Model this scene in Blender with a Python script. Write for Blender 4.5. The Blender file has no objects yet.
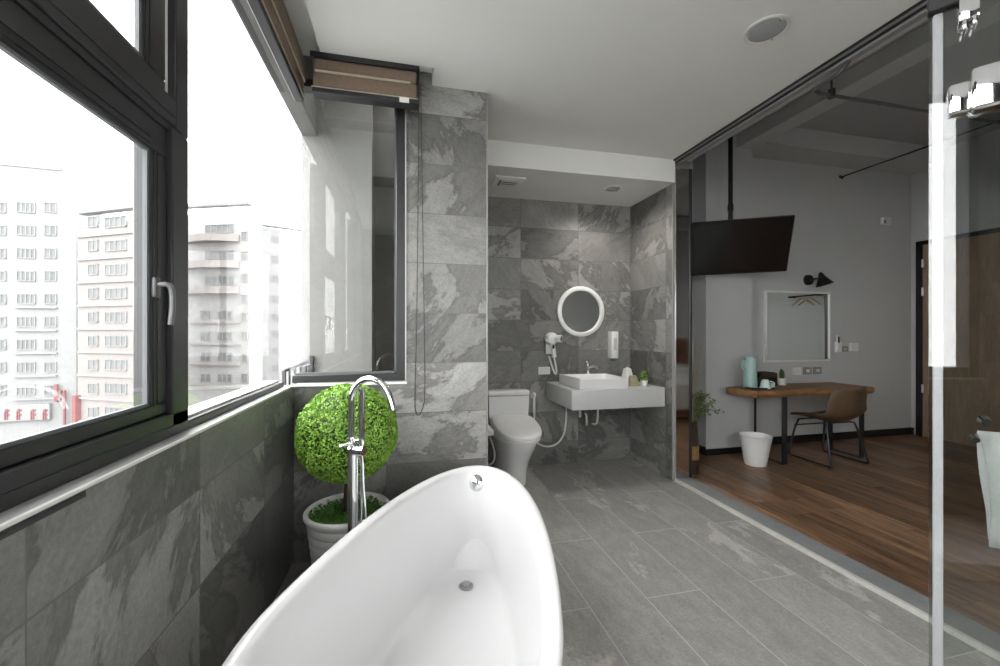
import bpy, bmesh, math, random
from mathutils import Vector, Matrix
from math import sin, cos, pi, radians, sqrt
random.seed(7)
SC = bpy.context.scene
COL = SC.collection

# ------------------------------------------------------------------ camera, sky, exposure
F_PX = 412.0                                   # focal length for a 1000 px wide frame
YAW = math.atan(95 / 412)
cam_d = bpy.data.cameras.new('camera')
cam_d.sensor_width = 36.0
cam_d.lens = F_PX / 1000 * 36.0
cam_d.shift_y = -0.001
cam_d.clip_start = 0.02
cam_d.clip_end = 600
cam = bpy.data.objects.new('camera', cam_d)
COL.objects.link(cam)
cam.location = (0, 0, 1.3)
cam.rotation_euler = (pi / 2, 0, -YAW)
SC.camera = cam

SKY_STRENGTH = 7.6
world = bpy.data.worlds.new('overcast_sky')
SC.world = world
world.use_nodes = True
wbg = world.node_tree.nodes['Background']
wbg.inputs['Color'].default_value = (1.0, 0.978, 0.985, 1)
wbg.inputs['Strength'].default_value = SKY_STRENGTH

SC.view_settings.view_transform = 'Standard'
SC.view_settings.look = 'None'
SC.view_settings.exposure = 0.35
SC.view_settings.gamma = 1.0
SC.view_settings.use_curve_mapping = False
SC.cycles.max_bounces = 14
SC.cycles.diffuse_bounces = 8
SC.cycles.glossy_bounces = 6
SC.cycles.transparent_max_bounces = 24
SC.cycles.sample_clamp_indirect = 6.0


# ------------------------------------------------------------------ material helpers
class NT:
    def __init__(s, name):
        s.m = bpy.data.materials.new(name)
        s.m.use_nodes = True
        s.t = s.m.node_tree
        s.b = s.t.nodes['Principled BSDF']
        s.out = s.t.nodes['Material Output']

    def n(s, typ, **kw):
        nd = s.t.nodes.new(typ)
        for k, v in kw.items():
            setattr(nd, k, v)
        return nd

    def l(s, a, b):
        s.t.links.new(a, b)

    def put(s, sock, v):
        if isinstance(v, bpy.types.NodeSocket):
            s.l(v, sock)
        elif v is not None:
            sock.default_value = v

    def math(s, op, a, b=None, c=None, clamp=False):
        nd = s.n('ShaderNodeMath', operation=op, use_clamp=clamp)
        s.put(nd.inputs[0], a)
        s.put(nd.inputs[1], b)
        s.put(nd.inputs[2], c)
        return nd.outputs[0]

    def vec(s, op, a, b=None):
        nd = s.n('ShaderNodeVectorMath', operation=op)
        s.put(nd.inputs[0], a)
        s.put(nd.inputs[1], b)
        return nd.outputs[0]

    def noise(s, vec, scale, detail=4, rough=0.5, dist=0.0):
        nd = s.n('ShaderNodeTexNoise')
        s.put(nd.inputs['Vector'], vec)
        nd.inputs['Scale'].default_value = scale
        nd.inputs['Detail'].default_value = detail
        nd.inputs['Roughness'].default_value = rough
        nd.inputs['Distortion'].default_value = dist
        return nd.outputs['Fac']

    def remap(s, v, a, b, c=0.0, d=1.0, smooth=False):
        nd = s.n('ShaderNodeMapRange', interpolation_type='SMOOTHSTEP' if smooth else 'LINEAR')
        s.put(nd.inputs['Value'], v)
        for k, x in (('From Min', a), ('From Max', b), ('To Min', c), ('To Max', d)):
            s.put(nd.inputs[k], x)
        return nd.outputs['Result']

    def mix(s, fac, a, b):
        nd = s.n('ShaderNodeMix', data_type='RGBA')
        s.put(nd.inputs['Factor'], fac)
        for k, v in ((6, a), (7, b)):
            s.put(nd.inputs[k], v if isinstance(v, bpy.types.NodeSocket) else (*v, 1))
        return nd.outputs[2]

    def scale_col(s, col, f):
        nd = s.n('ShaderNodeMix', data_type='RGBA', blend_type='MULTIPLY')
        nd.inputs['Factor'].default_value = 1
        s.put(nd.inputs[6], col)
        cmb = s.n('ShaderNodeCombineColor')
        for k in range(3):
            s.put(cmb.inputs[k], f)
        s.l(cmb.outputs[0], nd.inputs[7])
        return nd.outputs[2]

    def bump(s, h, strength=0.2, dist=0.01):
        nd = s.n('ShaderNodeBump')
        nd.inputs['Strength'].default_value = strength
        nd.inputs['Distance'].default_value = dist
        s.l(h, nd.inputs['Height'])
        s.l(nd.outputs[0], s.b.inputs['Normal'])


def plain(name, col, rough=0.5, metal=0.0, var=0.06, vscale=14.0, bump=0.0, spec=0.5, coat=0.0):
    t = NT(name)
    tc = t.n('ShaderNodeTexCoord').outputs['Object']
    nz = t.noise(tc, vscale, 5, 0.55)
    f = t.remap(nz, 0.3, 0.7, 1 - var, 1 + var)
    t.l(t.scale_col((*col, 1), f), t.b.inputs['Base Color'])
    t.b.inputs['Roughness'].default_value = rough
    t.b.inputs['Metallic'].default_value = metal
    t.b.inputs['Specular IOR Level'].default_value = spec
    t.b.inputs['Coat Weight'].default_value = coat
    t.b.inputs['Coat Roughness'].default_value = 0.06
    if bump:
        t.bump(t.noise(tc, vscale * 6, 4), bump, 0.004)
    return t.m


def slate(name, tw, th, lo, hi, stagger=0.0, bright=(0.62, 1.3), rough=0.42, seed=0.0, joint=0.0022, floor=False, jointcol=(0.12, 0.12, 0.115)):
    t = NT(name)
    uv = t.n('ShaderNodeUVMap').outputs['UV']
    sep = t.n('ShaderNodeSeparateXYZ')
    t.l(uv, sep.inputs[0])
    u, v = sep.outputs[0], sep.outputs[1]
    rv = t.math('DIVIDE', v, th)
    row = t.math('FLOOR', rv)
    ru = t.math('DIVIDE', u, tw)
    if stagger:
        odd = t.math('FLOORED_MODULO', row, 2.0)
        ru = t.math('ADD', ru, t.math('MULTIPLY', odd, stagger))
    colm = t.math('FLOOR', ru)
    fu, fv = t.math('FRACT', ru), t.math('FRACT', rv)
    cid = t.n('ShaderNodeCombineXYZ')
    t.l(colm, cid.inputs[0])
    t.l(row, cid.inputs[1])
    cid.inputs[2].default_value = seed
    wn = t.n('ShaderNodeTexWhiteNoise', noise_dimensions='3D')
    t.l(cid.outputs[0], wn.inputs['Vector'])
    rc = t.n('ShaderNodeSeparateColor')
    t.l(wn.outputs['Color'], rc.inputs[0])
    r1, r2, r3 = rc.outputs
    # local tile coordinates, turned and moved by the tile's own random values
    rot = t.n('ShaderNodeVectorRotate', rotation_type='Z_AXIS')
    t.l(uv, rot.inputs['Vector'])
    ang = t.remap(r2, 0, 1, -0.25, 0.2) if floor else t.remap(r2, 0, 1, -1.3, 1.3)
    t.l(ang, rot.inputs['Angle'])
    off = t.n('ShaderNodeCombineXYZ')
    t.l(t.math('MULTIPLY', r1, 37.0), off.inputs[0])
    t.l(t.math('MULTIPLY', r3, 53.0), off.inputs[1])
    p = t.vec('ADD', rot.outputs[0], off.outputs[0])
    st = t.vec('MULTIPLY', p, (1.15, 2.2, 1.0))
    flow = t.noise(st, 1.5, 13, 0.68, 0.35)
    patch = t.remap(flow, 0.495, 0.53, 0, 1, smooth=True)
    edge = t.math('SUBTRACT', 1.0, t.math('MULTIPLY', t.math('ABSOLUTE', t.math('SUBTRACT', flow, 0.5)), 22.0), clamp=True)
    veins = t.noise(t.vec('MULTIPLY', p, (2.0, 4.6, 1.0)), 3.4, 12, 0.74, 0.5)
    fine = t.noise(p, 70, 6, 0.8)
    keep = t.math('GREATER_THAN', r3, 0.34)          # some tiles are nearly even
    amt = t.math('MULTIPLY', patch, t.remap(keep, 0, 1, 0.3, 1.0))
    if floor:
        amt = t.math('MULTIPLY', t.remap(flow, 0.545, 0.60, 0, 1, smooth=True), t.math('GREATER_THAN', r3, 0.42))
    col = t.mix(amt, lo, hi)
    br = t.remap(r1, 0, 1, bright[0], bright[1])
    f = t.math('MULTIPLY', br, t.remap(veins, 0.3, 0.7, 0.78, 1.22))
    f = t.math('MULTIPLY', f, t.remap(fine, 0.28, 0.72, 0.74, 1.26))
    if not floor:
        f = t.math('MULTIPLY', f, t.remap(t.math('MULTIPLY', edge, keep), 0, 1, 1.0, 0.72))
    col = t.scale_col(col, f)
    # thin joints
    ju = t.math('MINIMUM', fu, t.math('SUBTRACT', 1.0, fu))
    jv = t.math('MINIMUM', fv, t.math('SUBTRACT', 1.0, fv))
    mu = t.math('LESS_THAN', ju, joint / tw)
    mv = t.math('LESS_THAN', jv, joint / th)
    jm = t.math('MAXIMUM', mu, mv)
    col = t.mix(jm, col, jointcol)
    t.l(col, t.b.inputs['Base Color'])
    t.l(t.remap(veins, 0.3, 0.7, rough - 0.08, rough + 0.1), t.b.inputs['Roughness'])
    h = t.math('ADD', t.math('MULTIPLY', veins, 0.6), t.math('MULTIPLY', fine, 0.25))
    h = t.math('SUBTRACT', h, jm)
    t.bump(h, 0.25, 0.003)
    return t.m


def wood_floor(name):
    t = NT(name)
    uv = t.n('ShaderNodeUVMap').outputs['UV']
    sep = t.n('ShaderNodeSeparateXYZ')
    t.l(uv, sep.inputs[0])
    rx = t.math('DIVIDE', sep.outputs[0], 0.15)
    row = t.math('FLOOR', rx)
    wn0 = t.n('ShaderNodeTexWhiteNoise', noise_dimensions='1D')
    t.l(row, wn0.inputs['W'])
    ry = t.math('ADD', t.math('DIVIDE', sep.outputs[1], 1.2), wn0.outputs['Value'])
    cy = t.math('FLOOR', ry)
    cid = t.n('ShaderNodeCombineXYZ')
    t.l(row, cid.inputs[0])
    t.l(cy, cid.inputs[1])
    wn = t.n('ShaderNodeTexWhiteNoise', noise_dimensions='3D')
    t.l(cid.outputs[0], wn.inputs['Vector'])
    off = t.vec('SCALE', wn.outputs['Color'])
    off.node.inputs['Scale'].default_value = 20
    p = t.vec('ADD', t.vec('MULTIPLY', uv, (9.0, 0.9, 1.0)), off)
    g = t.noise(p, 2.2, 8, 0.62, 0.6)
    g2 = t.noise(t.vec('MULTIPLY', p, (4.0, 1.5, 1.0)), 4.0, 6, 0.6, 0.2)
    col = t.mix(t.remap(g, 0.32, 0.68), (0.10, 0.052, 0.028), (0.34, 0.195, 0.105))
    f = t.math('MULTIPLY', t.remap(wn.outputs['Value'], 0, 1, 0.62, 1.38), t.remap(g2, 0.25, 0.75, 0.75, 1.25))
    col = t.scale_col(col, f)
    fx, fy = t.math('FRACT', rx), t.math('FRACT', ry)
    m = t.math('MAXIMUM', t.math('LESS_THAN', fx, 0.012), t.math('LESS_THAN', fy, 0.0018))
    col = t.mix(m, col, (0.03, 0.015, 0.009))
    t.l(col, t.b.inputs['Base Color'])
    t.b.inputs['Roughness'].default_value = 0.38
    t.bump(g2, 0.08, 0.002)
    return t.m


def wood(name, c0, c1, axis=(0.8, 9.0, 9.0), rough=0.5):
    t = NT(name)
    tc = t.n('ShaderNodeTexCoord').outputs['Object']
    p = t.vec('MULTIPLY', tc, axis)
    g = t.noise(p, 2.5, 7, 0.6, 0.9)
    g2 = t.noise(p, 14, 4, 0.6)
    col = t.mix(t.remap(g, 0.32, 0.68), c0, c1)
    t.l(t.scale_col(col, t.remap(g2, 0.3, 0.7, 0.82, 1.15)), t.b.inputs['Base Color'])
    t.b.inputs['Roughness'].default_value = rough
    t.bump(g2, 0.1, 0.002)
    return t.m


def glass(name, tint=(0.97, 0.985, 0.98), f0=0.042):
    t = NT(name)
    t.t.nodes.remove(t.b)
    tr = t.n('ShaderNodeBsdfTransparent')
    tr.inputs[0].default_value = (*tint, 1)
    gl = t.n('ShaderNodeBsdfGlossy')
    gl.inputs['Roughness'].default_value = 0.0
    gl.inputs['Color'].default_value = (1, 1, 1, 1)
    lw = t.n('ShaderNodeLayerWeight')
    lw.inputs['Blend'].default_value = 0.5
    f = t.math('ADD', t.math('MULTIPLY', t.math('POWER', lw.outputs['Facing'], 5.0), 0.95), f0)
    mx = t.n('ShaderNodeMixShader')
    t.l(f, mx.inputs[0])
    t.l(tr.outputs[0], mx.inputs[1])
    t.l(gl.outputs[0], mx.inputs[2])
    t.l(mx.outputs[0], t.out.inputs['Surface'])
    return t.m


def concrete(name, col, var=0.2):
    t = NT(name)
    tc = t.n('ShaderNodeTexCoord').outputs['Object']
    a = t.noise(tc, 1.6, 6, 0.6, 0.3)
    b = t.noise(tc, 30, 5, 0.65)
    f = t.math('MULTIPLY', t.remap(a, 0.3, 0.7, 1 - var, 1 + var), t.remap(b, 0.3, 0.7, 0.93, 1.07))
    t.l(t.scale_col((*col, 1), f), t.b.inputs['Base Color'])
    t.b.inputs['Roughness'].default_value = 0.85
    t.bump(b, 0.2, 0.004)
    return t.m


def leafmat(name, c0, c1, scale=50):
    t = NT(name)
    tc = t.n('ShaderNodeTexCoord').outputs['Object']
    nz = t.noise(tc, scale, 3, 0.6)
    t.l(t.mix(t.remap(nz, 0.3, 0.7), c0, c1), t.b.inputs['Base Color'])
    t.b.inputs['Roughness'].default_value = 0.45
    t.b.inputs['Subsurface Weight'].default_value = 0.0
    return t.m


M = {}
M['tile'] = slate('grey slate wall tile', 0.6, 0.3, (0.170, 0.167, 0.159), (0.262, 0.258, 0.247))
M['floor'] = slate('grey stone floor tile', 1.2, 0.3, (0.315, 0.307, 0.29), (0.47, 0.46, 0.44), stagger=0.5, bright=(0.88, 1.1), rough=0.5,
                   seed=3.0, joint=0.0022, floor=True, jointcol=(0.52, 0.51, 0.49))
M['woodfloor'] = wood_floor('brown plank floor')
M['ceiling'] = plain('painted ceiling', (0.85, 0.85, 0.825), 0.9, var=0.015, vscale=3)
M['paint'] = plain('white wall paint', (0.54, 0.545, 0.54), 0.85, var=0.015, vscale=3)
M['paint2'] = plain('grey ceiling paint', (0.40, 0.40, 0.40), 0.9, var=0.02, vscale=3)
M['frame'] = plain('charcoal window aluminium', (0.022, 0.022, 0.024), 0.36, 0.0, var=0.08)
M['frame2'] = plain('grey glazing bead', (0.10, 0.105, 0.11), 0.45, 0.0, var=0.05)
M['trackdark'] = plain('grey rail steel', (0.09, 0.09, 0.09), 0.45, 0.2, var=0.05)
M['trackgrey'] = plain('grey track aluminium', (0.30, 0.30, 0.30), 0.4, 0.2, var=0.05)
M['alu'] = plain('brushed aluminium', (0.72, 0.72, 0.72), 0.3, 0.9, var=0.05)
M['handlegrey'] = plain('grey painted handle', (0.12, 0.12, 0.125), 0.35, 0.2, var=0.05)
M['sealwhite'] = plain('milky seal strip', (0.92, 0.86, 0.92), 0.3, var=0.03)
M['sill'] = plain('pale stone sill', (0.40, 0.40, 0.39), 0.45, var=0.08)
M['trimgrey'] = plain('grey edge trim', (0.30, 0.29, 0.275), 0.5, var=0.03)
M['trimw'] = plain('white edge trim', (0.75, 0.74, 0.71), 0.4, var=0.03)
M['concrete'] = concrete('pale exterior concrete', (0.185, 0.183, 0.174), 0.12)
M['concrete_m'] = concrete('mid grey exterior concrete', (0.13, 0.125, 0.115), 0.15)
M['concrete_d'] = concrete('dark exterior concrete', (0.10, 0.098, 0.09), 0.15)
M['glass'] = glass('clear glass')
M['showerglass'] = glass('shower glass', (0.775, 0.795, 0.785), 0.06)
M['mirror'] = plain('mirror silver', (0.80, 0.83, 0.81), 0.01, 1.0, var=0.0)
M['steel'] = plain('polished steel', (0.62, 0.60, 0.58), 0.06, 1.0, var=0.02)
M['chrome'] = plain('chrome', (0.86, 0.87, 0.88), 0.05, 1.0, var=0.01)
M['acrylic'] = plain('white acrylic', (0.65, 0.65, 0.65), 0.22, var=0.008, vscale=4, coat=0.12)
M['ceramic'] = plain('white ceramic', (0.80, 0.80, 0.80), 0.14, var=0.01, vscale=4, coat=0.5)
M['plastic'] = plain('white plastic', (0.78, 0.78, 0.77), 0.35, var=0.02)
M['counter'] = plain('white solid surface', (0.54, 0.545, 0.535), 0.3, var=0.015)
M['black'] = plain('black plastic', (0.012, 0.012, 0.013), 0.4, var=0.1)
M['screen'] = plain('dark tv screen', (0.006, 0.006, 0.007), 0.12, var=0.05)
M['blindfab'] = plain('brown blind fabric', (0.20, 0.145, 0.105), 0.8, var=0.1, vscale=60, bump=0.1)
M['cream'] = plain('cream cord tape', (0.52, 0.46, 0.35), 0.7, var=0.08)
M['pot'] = plain('white glazed pot', (0.72, 0.71, 0.69), 0.4, var=0.05, vscale=25, bump=0.15)
M['leaf'] = leafmat('bright green leaves', (0.10, 0.25, 0.022), (0.36, 0.60, 0.08), 45)
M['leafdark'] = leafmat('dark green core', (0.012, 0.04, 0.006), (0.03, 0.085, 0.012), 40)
M['moss'] = leafmat('moss', (0.03, 0.10, 0.012), (0.10, 0.25, 0.03), 60)
M['bark'] = wood('brown bark', (0.04, 0.025, 0.016), (0.10, 0.065, 0.04), (9, 9, 1.5), 0.85)
M['deskwood'] = wood('oiled live edge wood', (0.16, 0.078, 0.03), (0.36, 0.19, 0.08))
M['legsteel'] = plain('dark grey steel', (0.035, 0.036, 0.038), 0.4, 0.4, var=0.1)
M['leather'] = plain('olive brown leather', (0.105, 0.066, 0.036), 0.5, var=0.15, vscale=20, bump=0.1)
M['doorwood'] = wood('pale veneer door', (0.24, 0.16, 0.10), (0.33, 0.235, 0.155), (6, 6, 0.7), 0.5)
M['mint'] = plain('mint enamel', (0.34, 0.50, 0.46), 0.3, var=0.04)
M['mintlight'] = plain('pale mint ceramic', (0.55, 0.70, 0.66), 0.25, var=0.03)
M['outletgrey'] = plain('grey metal plate', (0.30, 0.28, 0.25), 0.4, 0.3, var=0.05)
M['towel'] = plain('white terry towel', (0.72, 0.72, 0.72), 0.95, var=0.05, vscale=120, bump=0.4)
M['linen'] = plain('white bed linen', (0.78, 0.78, 0.79), 0.9, var=0.03, vscale=10, bump=0.1)
M['bedwood'] = wood('reddish brown wood', (0.14, 0.05, 0.02), (0.28, 0.11, 0.045))
M['basket'] = plain('tan card', (0.42, 0.37, 0.25), 0.7, var=0.15, vscale=40)
M['hose'] = plain('white hose', (0.72, 0.72, 0.70), 0.4, var=0.03)
M['curb'] = concrete('rough pale stone', (0.50, 0.49, 0.46), 0.12)
M['curbgrey'] = concrete('grey stone kerb', (0.22, 0.225, 0.23), 0.15)
M['dry'] = plain('dried stalks', (0.42, 0.34, 0.20), 0.8, var=0.2, vscale=60)
M['olive'] = leafmat('olive leaves', (0.06, 0.09, 0.03), (0.20, 0.24, 0.09), 60)
M['vase'] = plain('dark brown vase', (0.05, 0.03, 0.02), 0.5, var=0.1)
M['vaseband'] = wood('ochre wood band', (0.30, 0.17, 0.06), (0.42, 0.26, 0.10))
M['goldwood'] = plain('pale wooden hanger', (0.55, 0.42, 0.22), 0.5, var=0.1)
M['fac_white'] = concrete('white rendered facade', (0.188, 0.192, 0.19), 0.05)
M['fac_pink'] = concrete('pink tiled facade', (0.192, 0.174, 0.166), 0.05)
M['fac_pale'] = concrete('pale plaster facade', (0.25, 0.247, 0.244), 0.05)
M['fac_grey'] = concrete('light grey facade', (0.192, 0.195, 0.194), 0.05)
M['fac_win'] = plain('haze-pale window glass', (0.15, 0.155, 0.155), 0.9, var=0.12, vscale=0.8, spec=0.0)  # distance haze put into the colour: panes kept close to the wall tone
M['fac_red'] = plain('red sign paint', (0.19, 0.085, 0.088), 0.9, var=0.1, spec=0.0)
M['street'] = concrete('pale street', (0.18, 0.18, 0.18), 0.1)


# ------------------------------------------------------------------ mesh helpers
OFFS = {}


class MB:
    def __init__(s):
        s.bm = bmesh.new()

    def box(s, x0, x1, y0, y1, z0, z1):
        vs = [s.bm.verts.new((x, y, z)) for z in (z0, z1) for x, y in ((x0, y0), (x1, y0), (x1, y1), (x0, y1))]
        for f in ((3, 2, 1, 0), (4, 5, 6, 7), (0, 1, 5, 4), (1, 2, 6, 5), (2, 3, 7, 6), (3, 0, 4, 7)):
            s.bm.faces.new([vs[i] for i in f])
        return s

    def merge(s, bm2, mat=None):
        if mat is not None:
            bm2.transform(mat)
        me = bpy.data.meshes.new('tmp')
        bm2.to_mesh(me)
        bm2.free()
        s.bm.from_mesh(me)
        bpy.data.meshes.remove(me)
        return s

    def rbox(s, x0, x1, y0, y1, z0, z1, r=0.01, seg=3, mat=None):
        t = MB().box(x0, x1, y0, y1, z0, z1)
        bmesh.ops.bevel(t.bm, geom=t.bm.edges[:] , offset=r, segments=seg, profile=0.5, affect='EDGES')
        return s.merge(t.bm, mat)

    def loft(s, rings, cap0=True, cap1=True, closed=True):
        R = [[s.bm.verts.new(p) for p in r] for r in rings]
        n = len(R[0])
        for a, b in zip(R[:-1], R[1:]):
            for i in range(n if closed else n - 1):
                j = (i + 1) % n
                s.bm.faces.new((a[i], a[j], b[j], b[i]))
        if cap0:
            s.bm.faces.new(R[0][::-1])
        if cap1:
            s.bm.faces.new(R[-1])
        return s

    def lathe(s, c, prof, n=40, cap0=True, cap1=True, sx=1.0, sy=1.0):
        rings = [[(c[0] + r * sx * cos(2 * pi * i / n), c[1] + r * sy * sin(2 * pi * i / n), c[2] + z) for i in range(n)] for r, z in prof]
        return s.loft(rings, cap0, cap1)

    def cyl(s, p0, p1, r0, r1=None, n=24):
        r1 = r0 if r1 is None else r1
        p0, p1 = Vector(p0), Vector(p1)
        d = (p1 - p0).normalized()
        a = d.orthogonal().normalized()
        b = d.cross(a)
        rings = [[p + r * (cos(2 * pi * i / n) * a + sin(2 * pi * i / n) * b) for i in range(n)] for p, r in ((p0, r0), (p1, r1))]
        return s.loft(rings)

    def tube(s, pts, r, n=12, smooth=0):
        pts = [Vector(p) for p in pts]
        for _ in range(smooth):                      # corner cutting
            q = [pts[0]]
            for a, b in zip(pts[:-1], pts[1:]):
                q += [a * 0.75 + b * 0.25, a * 0.25 + b * 0.75]
            q.append(pts[-1])
            pts = q
        rad = r if isinstance(r, (list, tuple)) else [r] * len(pts)
        T = [(pts[min(i + 1, len(pts) - 1)] - pts[max(i - 1, 0)]).normalized() for i in range(len(pts))]
        a = T[0].orthogonal().normalized()
        rings = []
        for i, p in enumerate(pts):
            a = (a - T[i] * a.dot(T[i])).normalized()
            b = T[i].cross(a)
            rr = rad[min(i, len(rad) - 1)]
            rings.append([p + rr * (cos(2 * pi * k / n) * a + sin(2 * pi * k / n) * b) for k in range(n)])
        return s.loft(rings)

    def prism(s, poly, z0, z1):
        return s.loft([[(x, y, z0) for x, y in poly], [(x, y, z1) for x, y in poly]])

    def xf(s, mat):
        s.bm.transform(mat)
        return s

    def bevel(s, r, seg=2, ang=0.6):
        es = [e for e in s.bm.edges if len(e.link_faces) == 2 and e.calc_face_angle(0) > ang]
        bmesh.ops.bevel(s.bm, geom=es, offset=r, segments=seg, profile=0.5, affect='EDGES')
        return s

    def build(s, name, mat, parent=None, angle=40, uoff=None, fix=True):
        bm = s.bm
        if fix:
            bmesh.ops.recalc_face_normals(bm, faces=bm.faces[:])
        uvl = bm.loops.layers.uv.new('UVMap')
        ux, uy, vz = uoff or (0, 0, 0)
        for f in bm.faces:
            f.normal_update()
            n = f.normal
            ax = max(range(3), key=lambda k: abs(n[k]))
            for lp in f.loops:
                x, y, z = lp.vert.co
                lp[uvl].uv = ((y - ux, z - vz), (x - uy, z - vz), (x, y))[ax]
        off = OFFS.get(parent.name) if parent else None
        if off is not None:
            bmesh.ops.translate(bm, verts=bm.verts[:], vec=-off)
        me = bpy.data.meshes.new(name)
        bm.to_mesh(me)
        bm.free()
        me.materials.append(mat if not isinstance(mat, str) else M[mat])
        me.shade_smooth()
        me.set_sharp_from_angle(angle=radians(angle))
        o = bpy.data.objects.new(name, me)
        COL.objects.link(o)
        if parent:
            o.parent = parent
            if off is not None:
                OFFS[o.name] = off
        return o


def tag(o, label=None, cat=None, group=None, kind=None):
    if label:
        o['label'] = label
    if cat:
        o['category'] = cat
    if group:
        o['group'] = group
    if kind:
        o['kind'] = kind
    return o


def thing(name, label, cat, loc=(0, 0, 0), rotz=0.0, group=None, world=True, kind=None):
    o = bpy.data.objects.new(name, None)
    o.empty_display_size = 0.1
    COL.objects.link(o)
    o.location = loc
    o.rotation_euler = (0, 0, rotz)
    tag(o, label, cat, group, kind)
    if world:
        OFFS[o.name] = Vector(loc)
    return o


def struct(name, mb, mat, uoff=None, label=None, cat=None, parent=None):
    o = mb.build(name, mat, parent, uoff=uoff)
    o['kind'] = 'structure'
    return tag(o, label, cat)


def dup(root, loc, label=None, rotz=None, group=None):
    r = root.copy()
    COL.objects.link(r)
    r.location = loc
    if rotz is not None:
        r.rotation_euler = (0, 0, rotz)
    tag(r, label, None, group)
    for ch in list(root.children):
        c = ch.copy()
        COL.objects.link(c)
        c.parent = r
        for g in ch.children:
            d = g.copy()
            COL.objects.link(d)
            d.parent = c
    return r


def ray(px, py=332.0):
    a, b = (px - 500) / F_PX, (332.0 - py) / F_PX
    S, C = sin(YAW), cos(YAW)
    return Vector((S + a * C, C - a * S, b))


def at(px, py, d):
    r = ray(px, py)
    return Vector((0, 0, 1.3)) + r * d


def atz(px, py, z):
    r = ray(px, py)
    return Vector((0, 0, 1.3)) + r * ((z - 1.3) / r.z)


# ------------------------------------------------------------------ the setting
XL, YW1, XC, YB, XR = -0.618, 2.52, 0.498, 3.85, 2.27     # left wall, window wall, pier, toilet wall, partition
ZC, ZLOW, ZSILL = 2.79, 2.593, 0.994
YBACK, XBED, YDESK, ZBED = -1.45, 6.27, 3.93, 3.5
UO = (0.25, 0.494, 0.215)                                  # where the tile joints fall

struct('floor', MB().box(-0.8, 2.30, YBACK - 0.1, 4.0, -0.1, 0.0).xf(Matrix.Identity(4)), 'floor', label='grey stone plank tile bathroom floor', cat='floor')
# planks run along the room: swap the floor's texture axes
fl = bpy.data.objects['floor']
for lp in fl.data.uv_layers[0].data:
    u_, v_ = lp.uv
    lp.uv = (v_ - 1.2, u_ - 2.05 + 0.3 * 20)
struct('floor_bedroom', MB().box(2.45, XBED + 0.1, YBACK - 0.1, 4.05, -0.1, 0.005), 'woodfloor', label='brown plank floor of the bedroom', cat='floor')
struct('trim_kerb', MB().box(2.31, 2.455, YBACK - 0.1, YB + 0.15, -0.1, 0.022), 'curbgrey', label='grey stone kerb between bathroom and bedroom floor', cat='kerb')
struct('trim_kerb_edge', MB().rbox(2.285, 2.312, YBACK - 0.1, 3.16, -0.05, 0.024, 0.004, 1), 'curb', label='pale rough stone edging along the kerb', cat='edging')

# left wall below the window, behind the camera and above the lintel
struct('wall_left', MB().box(-0.80, XL, -1.09, YW1 + 0.12, -0.1, ZSILL - 0.006), 'tile', UO, 'grey slate tiled wall below the long window', 'wall')
struct('wall_left_rear', MB().box(-0.80, XL, YBACK - 0.1, -1.09, -0.1, 2.9), 'tile', UO, 'grey slate tiled wall behind the camera', 'wall')
struct('wall_lintel', MB().box(-0.70, -0.60, 0.14, 3.09, 2.665, 3.05).box(-0.70, -0.60, -1.09, 0.14, 2.86, 3.05), 'concrete', label='grey concrete lintel over the long window', cat='lintel')
struct('wall_rear', MB().box(-0.8, 0.2, YBACK - 0.15, YBACK, -0.1, 2.9).box(2.1, 2.45, YBACK - 0.15, YBACK, -0.1, 2.9).box(0.2, 2.1, YBACK - 0.15, YBACK, -0.1, 0.9).box(0.2, 2.1, YBACK - 0.15, YBACK, 2.5, 2.9), 'tile', UO, 'grey slate tiled wall behind the camera, far side', 'wall')
# wall under the corner window and the tiled pier beside it
struct('wall_window', MB().box(-0.61, 0.0, YW1, YW1 + 0.14, -0.1, ZSILL + 0.006), 'tile', UO, 'grey slate tiled wall below the corner window', 'wall')
struct('wall_pier', MB().box(0.0, XC, YW1, YB + 0.15, -0.1, 2.9), 'tile', UO, 'grey slate tiled pier between window and toilet niche', 'wall')
struct('wall_window_top', MB().box(-0.61, 0.0, YW1, YW1 + 0.14, 2.73, 2.9), 'concrete', label='concrete wall over the corner window', cat='wall')
struct('wall_back', MB().box(XC, XR + 0.01, YB, YB + 0.15, -0.1, 2.9), 'tile', UO, 'grey slate tiled wall behind toilet and washbasin', 'wall')
struct('wall_right', MB().box(XR, 2.445, 3.16, YB + 0.15, -0.1, ZBED), 'tile', UO, 'grey slate tiled partition beside the vanity', 'wall')
struct('trim_corner', MB().rbox(XC - 0.003, XC + 0.006, YW1 - 0.003, YW1 + 0.006, 0, ZC, 0.002, 1), 'trimgrey', label='white corner strip of the tiled pier', cat='trim')
struct('trim_step_edge', MB().box(XR - 0.004, XR + 0.016, 3.150, 3.162, 0.024, ZC), 'trimgrey', label='pale edge strip at the end of the partition', cat='trim')
# mirror-polished end of the partition
tr = thing('trim_jamb', 'mirror-polished steel end panel of the tiled partition', 'jamb', (2.36, 3.15, 0.024), kind='structure')
MB().box(2.292, 2.438, 3.150, 3.160, 0.024, 2.73).build('panel', 'steel', tr)
MB().rbox(2.434, 2.452, 3.140, 3.165, 0.024, 2.73, 0.002, 1).build('edge_strip', 'legsteel', tr)
MB().rbox(2.286, 2.294, 3.140, 3.162, 0.024, 2.73, 0.002, 1).build('edge_strip', 'alu', tr)

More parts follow.
